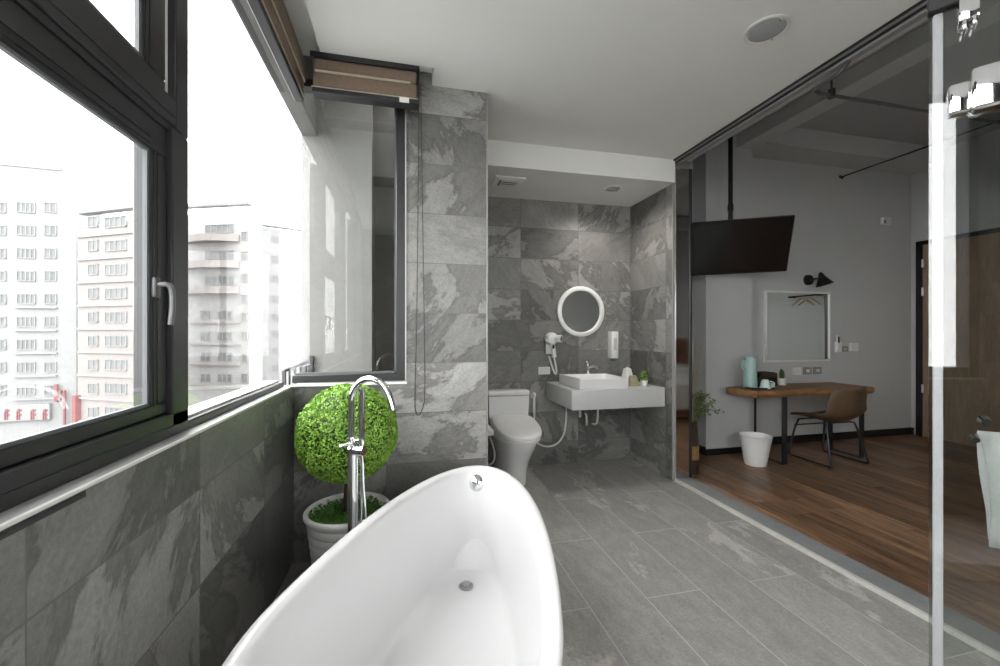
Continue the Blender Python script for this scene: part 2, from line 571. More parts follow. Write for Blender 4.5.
# ceilings
cm = MB()
cm.box(-0.44, 2.31, YBACK - 0.1, 2.35, ZC, 3.0)
cm.box(0.159, 2.31, 2.35, 3.13, ZC, 3.0)
struct('ceiling', cm, 'ceiling', label='flat painted bathroom ceiling', cat='ceiling')
struct('ceiling_pocket', MB().box(-0.72, 0.2, YBACK - 0.1, YW1 + 0.1, 2.865, 3.0), 'ceiling', label='raised ceiling strip holding the blinds', cat='ceiling')
struct('ceiling_low', MB().box(XC - 0.02, XR + 0.005, 3.13, YB + 0.1, ZLOW, 3.0), 'ceiling', label='lowered ceiling over toilet and vanity', cat='ceiling')
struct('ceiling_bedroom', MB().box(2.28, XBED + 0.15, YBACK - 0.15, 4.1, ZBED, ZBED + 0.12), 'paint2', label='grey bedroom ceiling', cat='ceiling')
struct('wall_bulkhead', MB().box(2.31, 2.445, YBACK - 0.1, 3.16, 2.80, ZBED), 'paint', label='white bulkhead above the glass track', cat='wall')
# bedroom shell
struct('wall_desk', MB().box(2.44, XBED + 0.1, YDESK, YDESK + 0.12, -0.1, ZBED), 'paint', label='white bedroom wall behind the desk', cat='wall')
struct('wall_bedroom_pier', MB().box(3.08, 3.66, 3.73, YDESK, 0, ZBED), 'paint', label='white wall pier left of the desk', cat='wall')
struct('wall_door', MB().box(XBED, XBED + 0.12, YBACK - 0.1, YDESK + 0.1, -0.1, ZBED), 'paint', label='white bedroom wall holding the door', cat='wall')
struct('wall_bedroom_rear', MB().box(2.44, XBED + 0.1, YBACK - 0.15, YBACK, -0.1, ZBED), 'paint', label='white bedroom wall behind the bed', cat='wall')
struct('wall_beam', MB().box(3.46, 3.66, YBACK, 3.73, 3.27, ZBED), 'paint', label='white ceiling beam running to the wall pier', cat='beam')
struct('wall_beam_cross', MB().box(3.66, XBED, 3.60, YDESK, 3.29, ZBED), 'paint', label='white ceiling beam above the desk wall', cat='beam')
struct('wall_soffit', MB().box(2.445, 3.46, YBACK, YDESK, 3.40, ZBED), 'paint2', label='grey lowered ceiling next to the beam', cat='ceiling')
struct('baseboard_desk', MB().box(3.66, XBED, YDESK - 0.015, YDESK, 0.005, 0.09), 'black', label='black baseboard along the desk wall', cat='baseboard')
struct('baseboard_pier', MB().box(2.46, 3.08, YDESK - 0.015, YDESK, 0.005, 0.09).box(3.065, 3.08, 3.73, YDESK, 0.005, 0.09).box(3.065, 3.675, 3.715, 3.73, 0.005, 0.07), 'black',
       label='black baseboard round the wall pier', cat='baseboard')
struct('baseboard_door', MB().box(XBED - 0.015, XBED, 3.90, YDESK, 0.005, 0.09).box(XBED - 0.015, XBED, YBACK, 2.8, 0.005, 0.09), 'black', label='black baseboard along the door wall', cat='baseboard')

# glass track on the ceiling
trk = thing('trim_track', 'double dark aluminium sliding track along the ceiling edge', 'track', (2.30, 0.9, ZC - 0.07), kind='structure')
MB().rbox(2.258, 2.268, YBACK, 3.15, ZC - 0.012, ZC, 0.001, 1).build('rail', 'legsteel', trk)
MB().rbox(2.268, 2.284, YBACK, 3.15, ZC - 0.018, ZC, 0.001, 1).build('rail', M['trackgrey'], trk)
MB().rbox(2.284, 2.296, YBACK, 3.15, ZC - 0.026, ZC, 0.001, 1).build('rail', 'legsteel', trk)
MB().rbox(2.296, 2.334, YBACK, 3.15, ZC - 0.040, ZC + 0.012, 0.001, 1).build('rail', M['trackgrey'], trk)

# ------------------------------------------------------------------ windows
XF = -0.66
w1 = thing('window_1', 'long charcoal aluminium window along the left wall', 'window', (-0.70, 0.8, ZSILL), kind='structure')
struct('trim_sill', MB().rbox(XF - 0.1, XL, -1.1, YW1, ZSILL - 0.010, ZSILL + 0.002, 0.003, 1), 'sill', label='pale sill strip on top of the tiled wall', cat='sill')


def bar(y0, y1, z0, z1, xf=XF, depth=0.10):
    return MB().rbox(xf - depth, xf, y0, y1, z0, z1, 0.004, 1)


# bottom rails, with grooves as separate ribs
b = bar(-1.09, 1.477, ZSILL, 1.0635)
b.box(XF - 0.002, XF + 0.003, -1.09, 1.40, 1.024, 1.027)
b.build('bottom_rail', 'frame', w1)
bar(1.47, YW1, ZSILL, 1.022, XF, 0.10).build('bottom_rail', 'frame', w1)
MB().box(-0.76, XF - 0.025, 1.477, 2.50, 1.022, 1.030).build('sill_ledge', 'trimw', w1)
# mullions
bar(1.385, 1.477, 1.02, 1.90).build('mullion', 'frame', w1)
bar(1.404, 1.477, 1.90, 2.67).build('mullion', 'frame', w1)
bar(0.14, 0.24, 1.02, 2.87).build('mullion', 'frame', w1)
bar(-1.09, -1.035, 1.02, 2.87).build('end_frame', 'frame', w1)
MB().box(-0.69, -0.665, 0.14, YW1 + 0.04, 2.664, 2.69).build('top_rail', 'frame', w1)
# transom bar with two small steps
t_ = bar(0.24, 1.408, 1.905, 1.985)
t_.box(XF - 0.08, XF - 0.008, 0.24, 1.405, 1.885, 1.906)
t_.box(XF, XF + 0.002, 0.24, 1.40, 1.93, 1.933)
t_.build('transom', 'frame', w1)


def sash(y0, y1, z0, z1, xf, sw, sb, st):
    s = MB()
    for a in ((y0, y1, z0, z0 + sb), (y0, y1, z1 - st, z1), (y0, y0 + sw, z0 + sb, z1 - st), (y1 - sw, y1, z0 + sb, z1 - st)):
        s.rbox(xf - 0.02, xf, a[0], a[1], a[2], a[3], 0.004, 1)
    for k in (0.012, 0.03):                      # profile grooves
        s.box(xf, xf + 0.003, y1 - sw + k, y1 - sw + k + 0.003, z0 + sb, z1 - st)
        s.box(xf, xf + 0.003, y0, y1 - sw, z1 - st + k, z1 - st + k + 0.003)
    o = s.build('sash', 'frame', w1)
    g = MB()
    e = 0.008
    for a in ((y0 + sw, y1 - sw, z0 + sb, z0 + sb + e), (y0 + sw, y1 - sw, z1 - st - e, z1 - st), (y0 + sw, y0 + sw + e, z0 + sb + e, z1 - st - e), (y1 - sw - e, y1 - sw, z0 + sb + e, z1 - st - e)):
        g.box(xf - 0.014, xf - 0.003, *a)
    g.build('glazing_bead', 'frame2', o)
    MB().box(xf - 0.013, xf - 0.008, y0 + sw, y1 - sw, z0 + sb, z1 - st).build('pane', 'glass', o)
    return o


sash(0.24, 1.385, 1.0635, 1.895, XF - 0.014, 0.082, 0.035, 0.095)
sash(0.24, 1.378, 1.985, 2.66, XF - 0.014, 0.11, 0.038, 0.03)
# white strip painted in place of daylight in the slit beside the upper sash
MB().box(XF - 0.05, XF - 0.02, 1.386, 1.400, 1.985, 2.66).build('bright_slit', 'trimw', w1)
MB().box(-0.699, -0.693, 1.47, YW1 + 0.04, 1.02, 2.67).build('pane', 'glass', w1)
MB().box(-0.699, -0.693, -1.04, 0.15, 1.06, 2.87).build('pane', 'glass', w1)
w3 = thing('added_rear_window', 'unseen window added in the rear tiled wall for frontal daylight', 'window', (1.15, YBACK - 0.1, 0.9), kind='structure')  # unseen opening, added so daylight reaches the niche from the front
f3 = MB()
for a in ((0.2, 2.1, 0.9, 0.95), (0.2, 2.1, 2.45, 2.5), (0.2, 0.25, 0.95, 2.45), (2.05, 2.1, 0.95, 2.45), (1.12, 1.18, 0.95, 2.45)):
    f3.rbox(a[0], a[1], YBACK - 0.12, YBACK - 0.05, a[2], a[3], 0.003, 1)
f3.build('frame', 'frame', w3)
MB().box(0.25, 2.05, YBACK - 0.09, YBACK - 0.084, 0.95, 2.45).build('pane', 'glass', w3)
# handle on the sash stile
hd = MB()
hp = Vector((XF - 0.012, 1.318, 1.405))
hd.rbox(hp.x - 0.002, hp.x + 0.010, hp.y - 0.013, hp.y + 0.013, hp.z - 0.01, hp.z + 0.045, 0.004, 2)
hd.tube([hp + Vector((0.005, 0, 0.025)), hp + Vector((0.034, 0.0, 0.028)), hp + Vector((0.04, 0.006, 0.012)), hp + Vector((0.04, 0.008, -0.04)), hp + Vector((0.036, 0.004, -0.085))],
        0.0075, 10, 2)
hd.build('handle', M['handlegrey'], w1)
# small white tag on the bottom rail
MB().box(XF, XF + 0.004, 0.70, 0.717, 1.018, 1.040).build('label_tag', 'trimw', w1)
struct('trim_sill_edge', MB().rbox(XL - 0.004, XL + 0.003, -1.09, YW1, ZSILL - 0.006, ZSILL + 0.004, 0.002, 1), 'trimw', label='bright thin edge along the pale sill', cat='trim')
# ventilation slot line under the sill
struct('trim_slot', MB().box(XL, XL + 0.002, 0.3, 0.98, ZSILL - 0.020, ZSILL - 0.008), 'black', label='thin dark slot in the tiles just under the sill', cat='trim')

w2 = thing('window_2', 'charcoal framed corner window facing the concrete pier', 'window', (-0.3, YW1, 1.0), kind='structure')
f2 = MB()
f2.rbox(-0.62, -0.0, YW1 + 0.0, YW1 + 0.07, 1.012, 1.055, 0.003, 1)
f2.rbox(-0.05, 0.0, YW1 + 0.0, YW1 + 0.07, 1.05, 2.74, 0.003, 1)
f2.rbox(-0.62, 0.0, YW1 + 0.0, YW1 + 0.07, 2.69, 2.74, 0.003, 1)
f2.build('frame', 'frame', w2)
MB().box(-0.062, -0.05, YW1 + 0.02, YW1 + 0.05, 1.055, 2.69).box(-0.61, -0.05, YW1 + 0.02, YW1 + 0.05, 1.055, 1.066).build('glazing_bead', 'frame2', w2)
MB().box(-0.64, -0.05, YW1 + 0.032, YW1 + 0.038, 1.055, 2.70).build('pane', 'glass', w2)
struct('trim_sill_corner', MB().rbox(XL, 0.012, YW1 - 0.008, YW1 + 0.02, ZSILL - 0.004, ZSILL + 0.012, 0.003, 1), 'trimw', label='white sill strip of the corner window', cat='sill')
struct('trim_window', MB().box(0.0, 0.008, YW1 - 0.006, YW1 + 0.01, ZSILL, 2.66), 'sill', label='thin white strip between corner window and tiled pier', cat='trim')

# ------------------------------------------------------------------ outside, close by
struct('exterior_pier', MB().box(-0.70, -0.232, 3.09, 4.2, -2, 3.4), 'concrete', label='pale concrete pier outside the corner window', cat='pier')
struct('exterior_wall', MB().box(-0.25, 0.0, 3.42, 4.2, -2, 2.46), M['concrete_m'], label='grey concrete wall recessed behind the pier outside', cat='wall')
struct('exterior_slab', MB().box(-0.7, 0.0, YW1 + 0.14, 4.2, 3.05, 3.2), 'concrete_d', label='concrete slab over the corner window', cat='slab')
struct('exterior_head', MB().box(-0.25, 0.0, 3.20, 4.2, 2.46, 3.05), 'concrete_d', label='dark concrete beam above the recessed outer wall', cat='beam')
rl = thing('railing', 'dark metal balcony railing outside the corner window', 'railing', (-0.72, 2.95, 0.7))
pa, pb = at(311, 360, 2.845), at(284, 371, 2.75)
MB().rbox(pa.x - 0.016, pa.x + 0.016, pa.y - 0.016, pa.y + 0.016, 0.70, pa.z + 0.03, 0.003, 1).build('post', 'frame', rl)
MB().tube([pa, pb], 0.011, 8).build('top_rail', 'frame', rl)
MB().rbox(pb.x - 0.012, pb.x + 0.012, pb.y - 0.012, pb.y + 0.012, 0.70, pb.z + 0.004, 0.003, 1).build('post', 'frame', rl)
MB().tube([(pa.x, pa.y, 0.78), (pb.x, pb.y, 0.76)], 0.009, 8).build('bottom_rail', 'frame', rl)
for k in range(1, 5):
    q = pa.lerp(pb, k / 5)
    MB().tube([(q.x, q.y, 0.76), (q.x, q.y, q.z)], 0.0065, 8).build('baluster', 'frame', rl)

# ------------------------------------------------------------------ outside, far: apartment blocks
struct('ground', MB().box(-260, 40, -120, 260, -18.2, -18.0), 'street', label='pale street far below', cat='ground')


class Facade:
    def __init__(s, name, label, px0, d0, px1, d1, zb, zt, depth, mat):
        a, c = ray(px0) * d0, ray(px1) * d1
        s.px0, s.px1 = px0, px1
        s.a, s.c = Vector((a.x, a.y, 0)), Vector((c.x, c.y, 0))
        s.d0, s.d1 = d0, d1
        s.e = (s.c - s.a).normalized()
        s.n = Vector((s.e.y, -s.e.x, 0))
        if s.n.dot(s.a) > 0:
            s.n = -s.n
        s.L = (s.c - s.a).length
        mid = (s.a + s.c) / 2
        s.root = thing(name, label, 'building', (mid.x, mid.y, -18))
        s.obox(0, s.L, zb, zt, -depth, 0).build('wall', mat, s.root)

    def u(s, px):                                   # distance along the facade that this picture column meets
        r = ray(px)
        d = Vector((r.x, r.y, 0))
        m_ = Matrix(((d.x, -s.e.x), (d.y, -s.e.y)))
        t = m_.inverted() @ Vector((s.a.x, s.a.y))
        return t[1], t[0]

    def obox(s, u0, u1, z0, z1, n0, n1, mb=None):
        mb = mb or MB()
        t = MB().box(u0, u1, n0, n1, z0, z1)
        mt = Matrix(((s.e.x, s.n.x, 0, s.a.x), (s.e.y, s.n.y, 0, s.a.y), (0, 0, 1, 0), (0, 0, 0, 1)))
        return mb.merge(t.bm, mt)

    def pbox(s, p0, p1, y0, y1, n0=-0.1, n1=0.12, mb=None):
        u0, _ = s.u(p0)
        u1, _ = s.u(p1)
        _, d = s.u((p0 + p1) / 2)
        return s.obox(min(u0, u1), max(u0, u1), 1.3 + (332 - y1) * d / F_PX, 1.3 + (332 - y0) * d / F_PX, n0, n1, mb)

    def window(s, p0, p1, y0, y1, mull=2):
        w = s.pbox(p0, p1, y0, y1, -0.1, 0.06).build('window', 'fac_win', s.root)
        fr = MB()
        us = [s.u(p0 + (p1 - p0) * k / mull)[0] for k in range(mull + 1)]
        us.sort()
        _, d = s.u((p0 + p1) / 2)
        za, zb = 1.3 + (332 - y1) * d / F_PX, 1.3 + (332 - y0) * d / F_PX
        w_ = 0.05
        s.obox(us[0] - w_, us[-1] + w_, zb - w_, zb + w_, 0, 0.16, fr)
        s.obox(us[0] - w_, us[-1] + w_, za - w_, za + w_, 0, 0.16, fr)
        for u_ in us:
            s.obox(u_ - w_, u_ + w_, za - w_, zb + w_, 0.0, 0.16, fr)
        fr.build('window_frame', 'fac_grey', w)


fA = Facade('apartment_block', 'white apartment block with red shop sign, seen through the left sash', -120, 52, 76, 58, -18, 27, 6, M['fac_white'])
for r_ in range(9):
    y = 203 + 22.8 * r_
    for p0, p1, ml in ((-28, -12, 3), (-4, 6, 2), (17.5, 35.5, 4), (45, 56.5, 2)):
        fA.window(p0, p1, y, y + 9.5, ml)
    if r_ > 3:
        fA.pbox(15, 58, y + 13, y + 14.2, 0, 0.35).build('ledge', 'fac_grey', fA.root)
fA.pbox(-40, 62, 163, 166, -1, 0.15).build('parapet', 'fac_grey', fA.root)
fA.pbox(-40, 52, 405, 421, 0, 0.5).build('shop_sign', 'fac_white', fA.root)
for gx in (-18, -2, 8, 20, 34, 46):
    gm = MB()                       # blurred red strokes of the shop sign
    fA.pbox(gx, gx + 4.6, 409, 410.4, 0.5, 0.6, gm)
    fA.pbox(gx + 1.6, gx + 2.8, 408.2, 419, 0.5, 0.6, gm)
    fA.pbox(gx, gx + 4.6, 413.4, 414.6, 0.5, 0.6, gm)
    fA.pbox(gx - 0.4, gx + 0.7, 411, 419, 0.5, 0.6, gm)
    gm.build('letter', 'fac_red', fA.root)
for q_ in ((57, 60, 384, 401), (60, 64, 390, 392.5), (58.5, 63, 397, 400), (66, 67.6, 390, 424)):
    fA.pbox(*q_, 0.3, 0.6).build('sign_stroke', 'fac_red', fA.root)

fB = Facade('apartment_block', 'pink tiled apartment block beside the window mullion', 78, 55, 160, 51, -18, 15.5, 2.0, M['fac_pink'])
for r_ in range(9):
    y = 217 + 23.8 * r_
    for p0, p1, ml in ((89, 98.5, 2), (106, 127, 4), (140, 150, 2)):
        fB.window(p0, p1, y, y + 10, ml)
    fB.pbox(79, 160, y + 15.5, y + 17.5, 0, 0.25).build('floor_band', 'fac_white', fB.root)
fB.pbox(78, 160, 206, 209.5, -1, 0.15).build('roof_slab', 'fac_grey', fB.root)
fB.pbox(88, 140, 180, 206, -2, -1).build('roof_house', 'fac_white', fB.root)
fB.pbox(77.5, 81, 395, 428, 0, 0.6).build('shop_sign', 'fac_red', fB.root)

fC = Facade('apartment_block', 'pale apartment block with rounded pink balconies, right of the mullion', 173, 68, 249, 66, -18, 20.5, 3, M['fac_pale'])
ub0, _ = fC.u(186)
ub1, _ = fC.u(240)
for k, y in enumerate((236, 262, 287.5)):
    _, dd = fC.u(212)
    z1 = 1.3 + (332 - y) * dd / F_PX
    n = 16
    poly = [(ub0, 0)] + [(ub0 + (ub1 - ub0) * i / n, 0.3 + 1.5 * sin(pi * i / n)) for i in range(n + 1)] + [(ub1, 0)]
    mt = Matrix(((fC.e.x, fC.n.x, 0, fC.a.x), (fC.e.y, fC.n.y, 0, fC.a.y), (0, 0, 1, 0), (0, 0, 0, 1)))
    MB().merge(MB().prism(poly, z1 - 1.1, z1).bm, mt).build('balcony', 'fac_pink', fC.root)
    fC.window(206, 234, y - 11, y - 3, 5)
for y in (311, 332.5, 353, 374):
    fC.window(201, 211, y, y + 8, 2)
    fC.window(218, 232, y, y + 8, 3)
    fC.pbox(192, 241, y + 11, y + 12.6, 0, 0.4).build('floor_band', 'fac_pink', fC.root)
for y in (232, 252, 274, 295, 313, 332, 354, 374):
    fC.window(242, 247.5, y, y + 8, 2)
fC.pbox(178, 249, 203, 206, -1, 0.15).build('roof_slab', 'fac_grey', fC.root)

fD = Facade('apartment_block', 'faint white apartment block next to the concrete pier', 249, 88, 318, 96, -18, 24, 16, M['fac_grey'])
for y in (236, 256, 276, 296, 314, 331, 348, 365):
    for p0, p1 in ((256, 261), (272, 279), (291, 297)):
        fD.window(p0, p1, y, y + 6, 2)
fD.pbox(249, 318, 226, 228.5, -1, 0.8).build('parapet', 'fac_white', fD.root)

# ------------------------------------------------------------------ blinds
bl = thing('roller_blind', 'folded brown fabric blind above the corner window, with cord', 'blind', (-0.2, 2.41, 2.58))
MB().rbox(-0.492, 0.078, 2.352, 2.47, 2.765, 2.795, 0.003, 1).build('headrail', 'frame', bl)
MB().rbox(-0.482, 0.070, 2.360, 2.44, 2.695, 2.77, 0.02, 3).build('fabric_fold', 'blindfab', bl)
MB().rbox(-0.482, 0.070, 2.366, 2.43, 2.612, 2.70, 0.015, 3).build('fabric_fold', 'blindfab', bl)
MB().rbox(-0.470, 0.030, 2.356, 2.368, 2.690, 2.700, 0.002, 1).build('cord_tape', 'cream', bl)
MB().rbox(-0.486, 0.074, 2.362, 2.43, 2.608, 2.614, 0.001, 1).build('edge_tape', 'cream', bl)
MB().rbox(-0.484, 0.076, 2.36, 2.43, 2.578, 2.609, 0.004, 1).build('bottom_bar', 'frame', bl)
MB().rbox(0.072, 0.080, 2.354, 2.44, 2.578, 2.78, 0.002, 1).build('end_cap', 'frame', bl)
MB().rbox(-0.03, 0.022, 2.354, 2.361, 2.580, 2.606, 0.001, 1).build('label_tag', M['trimw'], bl)
MB().tube([(0.082, 2.47, 2.77), (0.078, 2.50, 2.3), (0.07, 2.506, 1.4), (0.056, 2.508, 0.88), (0.062, 2.509, 0.82), (0.078, 2.509, 0.795), (0.10, 2.509, 0.83), (0.118, 2.508, 0.9), (0.112, 2.506, 1.4), (0.098, 2.50, 2.3), (0.09, 2.47, 2.77)],
          0.0022, 6, 1).build('pull_cord', 'frame', bl)
bl2 = thing('roller_blind', 'folded brown fabric blind along the long window', 'blind', (-0.57, 1.2, 2.58))
MB().rbox(-0.598, -0.565, 0.25, 2.49, 2.775, 2.865, 0.003, 1).build('headrail', 'frame', bl2)
MB().rbox(-0.596, -0.532, 0.25, 2.485, 2.695, 2.80, 0.02, 3).build('fabric_fold', 'blindfab', bl2)
MB().rbox(-0.594, -0.545, 0.25, 2.48, 2.612, 2.70, 0.015, 3).build('fabric_fold', 'blindfab', bl2)
MB().rbox(-0.55, -0.540, 0.25, 2.48, 2.690, 2.700, 0.002, 1).build('cord_tape', 'cream', bl2)
MB().rbox(-0.596, -0.548, 0.25, 2.485, 2.607, 2.613, 0.001, 1).build('edge_tape', 'cream', bl2)
MB().rbox(-0.596, -0.550, 0.25, 2.485, 2.578, 2.609, 0.004, 1).build('bottom_bar', 'frame', bl2)

# ------------------------------------------------------------------ bathtub
A0 = Vector((0.408, 2.138, 0))
AX = Vector((sin(radians(19)), cos(radians(19)), 0))
AV = Vector((AX.y, -AX.x, 0))


def tubpt(s, w, z):
    return A0 + AX * s + AV * w + Vector((0, 0, z))


def egg(sc, af, an, b, z, n=72, lift=0.0):
    out = []
    for i in range(n):
        t = 2 * pi * i / n
        c_, s_ = cos(t), sin(t)
        s = sc + (af if c_ > 0 else an) * c_
        out.append(tubpt(s, b * s_ - 0.018, z + lift * max(0, -c_) ** 2))
    return out


tub = thing('bathtub', 'white freestanding egg-shaped bathtub in the foreground', 'bathtub', (A0 + AX * -0.95)[:])
rings = [egg(-1.08, 0.74, 0.44, 0.26, 0.0), egg(-1.08, 0.80, 0.46, 0.285, 0.03), egg(-1.10, 0.92, 0.49, 0.315, 0.18), egg(-1.12, 1.02, 0.52, 0.343, 0.36),
         egg(-1.14, 1.10, 0.545, 0.365, 0.52), egg(-1.15, 1.14, 0.55, 0.374, 0.575), egg(-1.15, 1.15, 0.553, 0.377, 0.588), egg(-1.15, 1.148, 0.55, 0.375, 0.596),
         egg(-1.15, 1.138, 0.54, 0.366, 0.600), egg(-1.15, 1.12, 0.525, 0.350, 0.6005), egg(-1.15, 1.105, 0.512, 0.338, 0.597), egg(-1.15, 1.094, 0.503, 0.330, 0.588),
         egg(-1.15, 1.085, 0.495, 0.324, 0.57), egg(-1.14, 1.055, 0.48, 0.312, 0.50), egg(-1.12, 1.01, 0.46, 0.298, 0.40), egg(-1.09, 0.955, 0.43, 0.282, 0.29),
         egg(-1.06, 0.905, 0.40, 0.262, 0.205), egg(-1.045, 0.88, 0.385, 0.25, 0.175), egg(-1.03, 0.85, 0.365, 0.235, 0.161), egg(-1.01, 0.79, 0.33, 0.20, 0.156),
         egg(-0.98, 0.62, 0.22, 0.10, 0.154), egg(-0.9, 0.3, 0.1, 0.04, 0.153)]
sh = MB().loft(rings).build('shell', 'acrylic', tub, 60)
md = sh.modifiers.new('smooth', 'SUBSURF')
md.levels = md.render_levels = 1
dp = tubpt(-0.33, -0.035, 0.158)
MB().lathe(dp, [(0.0, 0.0), (0.032, 0.0), (0.034, 0.003), (0.028, 0.006), (0.022, 0.003), (0.021, 0.012), (0.019, 0.015), (0.001, 0.016)], 32).build('drain', M['trackgrey'], tub)
ov = tubpt(-0.062, -0.03, 0.525)
o_ = MB().lathe((0, 0, 0), [(0.0, 0.0), (0.036, 0.0), (0.037, 0.006), (0.033, 0.016), (0.025, 0.026), (0.012, 0.030), (0.001, 0.031)], 36)
o_.xf(Matrix.Translation(ov) @ Matrix.Rotation(-radians(19), 4, 'Z') @ Matrix.Rotation(radians(80), 4, 'X') @ Matrix.Scale(1.25, 4)).build('overflow_knob', 'chrome', tub)

# ------------------------------------------------------------------ floor-standing tub filler
fx, fy = -0.203, 1.74
fc = thing('bathtub_faucet', 'chrome floor-standing gooseneck bath faucet between bathtub and round topiary', 'faucet', (fx, fy, 0))
MB().lathe((fx, fy, 0), [(0.001, 0), (0.05, 0), (0.05, 0.008), (0.046, 0.012), (0.02, 0.013)], 32).build('base_flange', 'chrome', fc)
MB().cyl((fx, fy, 0.01), (fx, fy, 0.845), 0.0205, n=32).build('column', 'chrome', fc)
sd = Vector((0.8, -0.6, 0))
P0 = Vector((fx - 0.006, fy, 0))
pts = [P0 + Vector((0, 0, z)) for z in (0.83, 0.9, 1.0)]
for k in range(0, 15):
    t = pi * k / 14 * 0.93
    pts.append(P0 + sd * (0.098 - 0.098 * cos(t)) + Vector((0, 0, 1.02 + 0.098 * sin(t))))
pts.append(pts[-1] + (pts[-1] - pts[-2]).normalized() * 0.04)
MB().tube(pts, 0.0125, 16).build('spout', 'chrome', fc)
MB().cyl(P0 + Vector((0, 0, 0.862)), P0 + Vector((0, 0, 0.877)), 0.019, n=24).build('collar', 'chrome', fc)
MB().cyl((fx - 0.01, fy, 0.83), (fx + 0.046, fy - 0.035, 0.83), 0.019, n=24).build('mixer_body', 'chrome', fc)
MB().tube([(fx, fy - 0.015, 0.853), (fx - 0.03, fy - 0.03, 0.86), (fx - 0.045, fy - 0.035, 0.853)], 0.006, 10).build('lever', 'chrome', fc)
hx, hy = fx + 0.036, fy - 0.027
MB().tube([(fx, fy, 0.865), (hx - 0.005, hy, 0.868), (hx, hy, 0.885)], 0.009, 10).build('holder', 'chrome', fc)
hs = MB().cyl((hx, hy, 0.875), (hx, hy, 1.075), 0.0125, 0.0125, 20).build('hand_shower', 'chrome', fc)
MB().cyl((hx, hy, 0.845), (hx, hy, 0.875), 0.008, 0.011, 16).build('hose_cone', 'chrome', hs)
MB().tube([(hx, hy, 0.85), (hx + 0.002, hy, 0.80), (hx + 0.004, hy, 0.7), (hx + 0.014, hy, 0.58), (hx + 0.02, hy - 0.01, 0.42), (hx + 0.014, hy - 0.01, 0.30), (hx, hy - 0.005, 0.27),
           (hx - 0.012, hy, 0.33), (hx - 0.006, hy, 0.5), (hx + 0.002, hy + 0.01, 0.66), (hx - 0.002, hy + 0.012, 0.8), (fx + 0.02, fy - 0.01, 0.82)], 0.0062, 10, 2).build('hose', 'chrome', fc)

# ------------------------------------------------------------------ round topiary in its pot
px_, py_ = -0.28, 2.2
tp = thing('topiary', 'round green topiary ball in a white ribbed pot in the corner', 'potted plant', (px_, py_, 0))
prof = [(0.001, 0.0), (0.135, 0.0), (0.145, 0.012)]
for k in range(8):
    z = 0.03 + k * 0.043
    r = 0.142 + 0.050 * (z / 0.39) ** 0.9
    prof += [(r, z), (r + 0.005, z + 0.012), (r + 0.006, z + 0.026), (r + 0.001, z + 0.038)]
prof += [(0.199, 0.385), (0.206, 0.395), (0.207, 0.41), (0.201, 0.417), (0.190, 0.417), (0.184, 0.41), (0.182, 0.36), (0.178, 0.345), (0.001, 0.345)]
pot = MB().lathe((px_, py_, 0), prof, 64).build('pot', 'pot', tp, 60)
ms = MB()
ms.lathe((px_, py_, 0), [(0.180, 0.34), (0.179, 0.372), (0.12, 0.382), (0.06, 0.39), (0.001, 0.392)], 32, False, True)


def leaf(mb, c, nrm, size, asp=0.6):
    nrm = nrm.normalized()
    a = nrm.orthogonal().normalized()
    a = Matrix.Rotation(random.uniform(0, 2 * pi), 3, nrm) @ a
    b_ = nrm.cross(a)
    v = [mb.bm.verts.new(c + a * size * 0.5), mb.bm.verts.new(c + b_ * size * asp * 0.5 + nrm * size * 0.12), mb.bm.verts.new(c - a * size * 0.5), mb.bm.verts.new(c - b_ * size * asp * 0.5 + nrm * size * 0.12)]
    mb.bm.faces.new((v[0], v[1], v[2]))
    mb.bm.faces.new((v[0], v[2], v[3]))


def rnd_dir():
    z = random.uniform(-1, 1)
    t = random.uniform(0, 2 * pi)
    r = sqrt(1 - z * z)
    return Vector((r * cos(t), r * sin(t), z))


for k in range(900):
    t, r = random.uniform(0, 2 * pi), 0.18 * sqrt(random.random())
    leaf(ms, Vector((px_ + r * cos(t), py_ + r * sin(t), 0.39 + random.uniform(-0.01, 0.018))), rnd_dir() + Vector((0, 0, 1)), random.uniform(0.014, 0.026))
ms.build('moss', 'moss', tp, fix=False)
MB().tube([(px_ + 0.01, py_, 0.35), (px_ - 0.004, py_, 0.45), (px_ + 0.004, py_, 0.56), (px_, py_, 0.66)], [0.024, 0.02, 0.019, 0.018], 14).build('trunk', 'bark', tp)
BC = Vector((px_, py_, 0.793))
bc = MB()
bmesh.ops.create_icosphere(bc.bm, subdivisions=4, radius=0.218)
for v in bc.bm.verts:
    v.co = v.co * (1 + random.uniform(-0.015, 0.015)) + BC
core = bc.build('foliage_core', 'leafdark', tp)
lf = MB()
for k in range(17000):
    d = rnd_dir()
    r = 0.222 + 0.022 * random.random() ** 0.6 + 0.004 * sin(9 * d.x + 3) * sin(8 * d.y + 7 * d.z)
    leaf(lf, BC + d * r, d * 0.9 + rnd_dir() * 0.85, random.uniform(0.009, 0.0155), 0.75)
lf.build('foliage', 'leaf', tp, fix=False)

# ------------------------------------------------------------------ toilet
tx = 0.925
to = thing('toilet', 'white one-piece toilet with bidet seat in the tiled niche', 'toilet', (tx, 3.6, 0))


def dring(yb, yf, hw, z, n=48, sq=2.6, tip=None):
    """a D-shaped ring: straight back at yb, rounded front at yf"""
    out = []
    yc = yb - (yb - yf) * 0.42
    for i in range(n):
        t = 2 * pi * i / n
        c_, s_ = cos(t), sin(t)
        x = hw * math.copysign(abs(s_) ** (2 / sq), s_)
        if c_ > 0:
            y = yc - (yc - yf) * abs(c_) ** (2 / 2.1)
        else:
            y = yc + (yb - yc) * abs(c_) ** (2 / 5.0)
        out.append((tx + x, y, z))
    return out


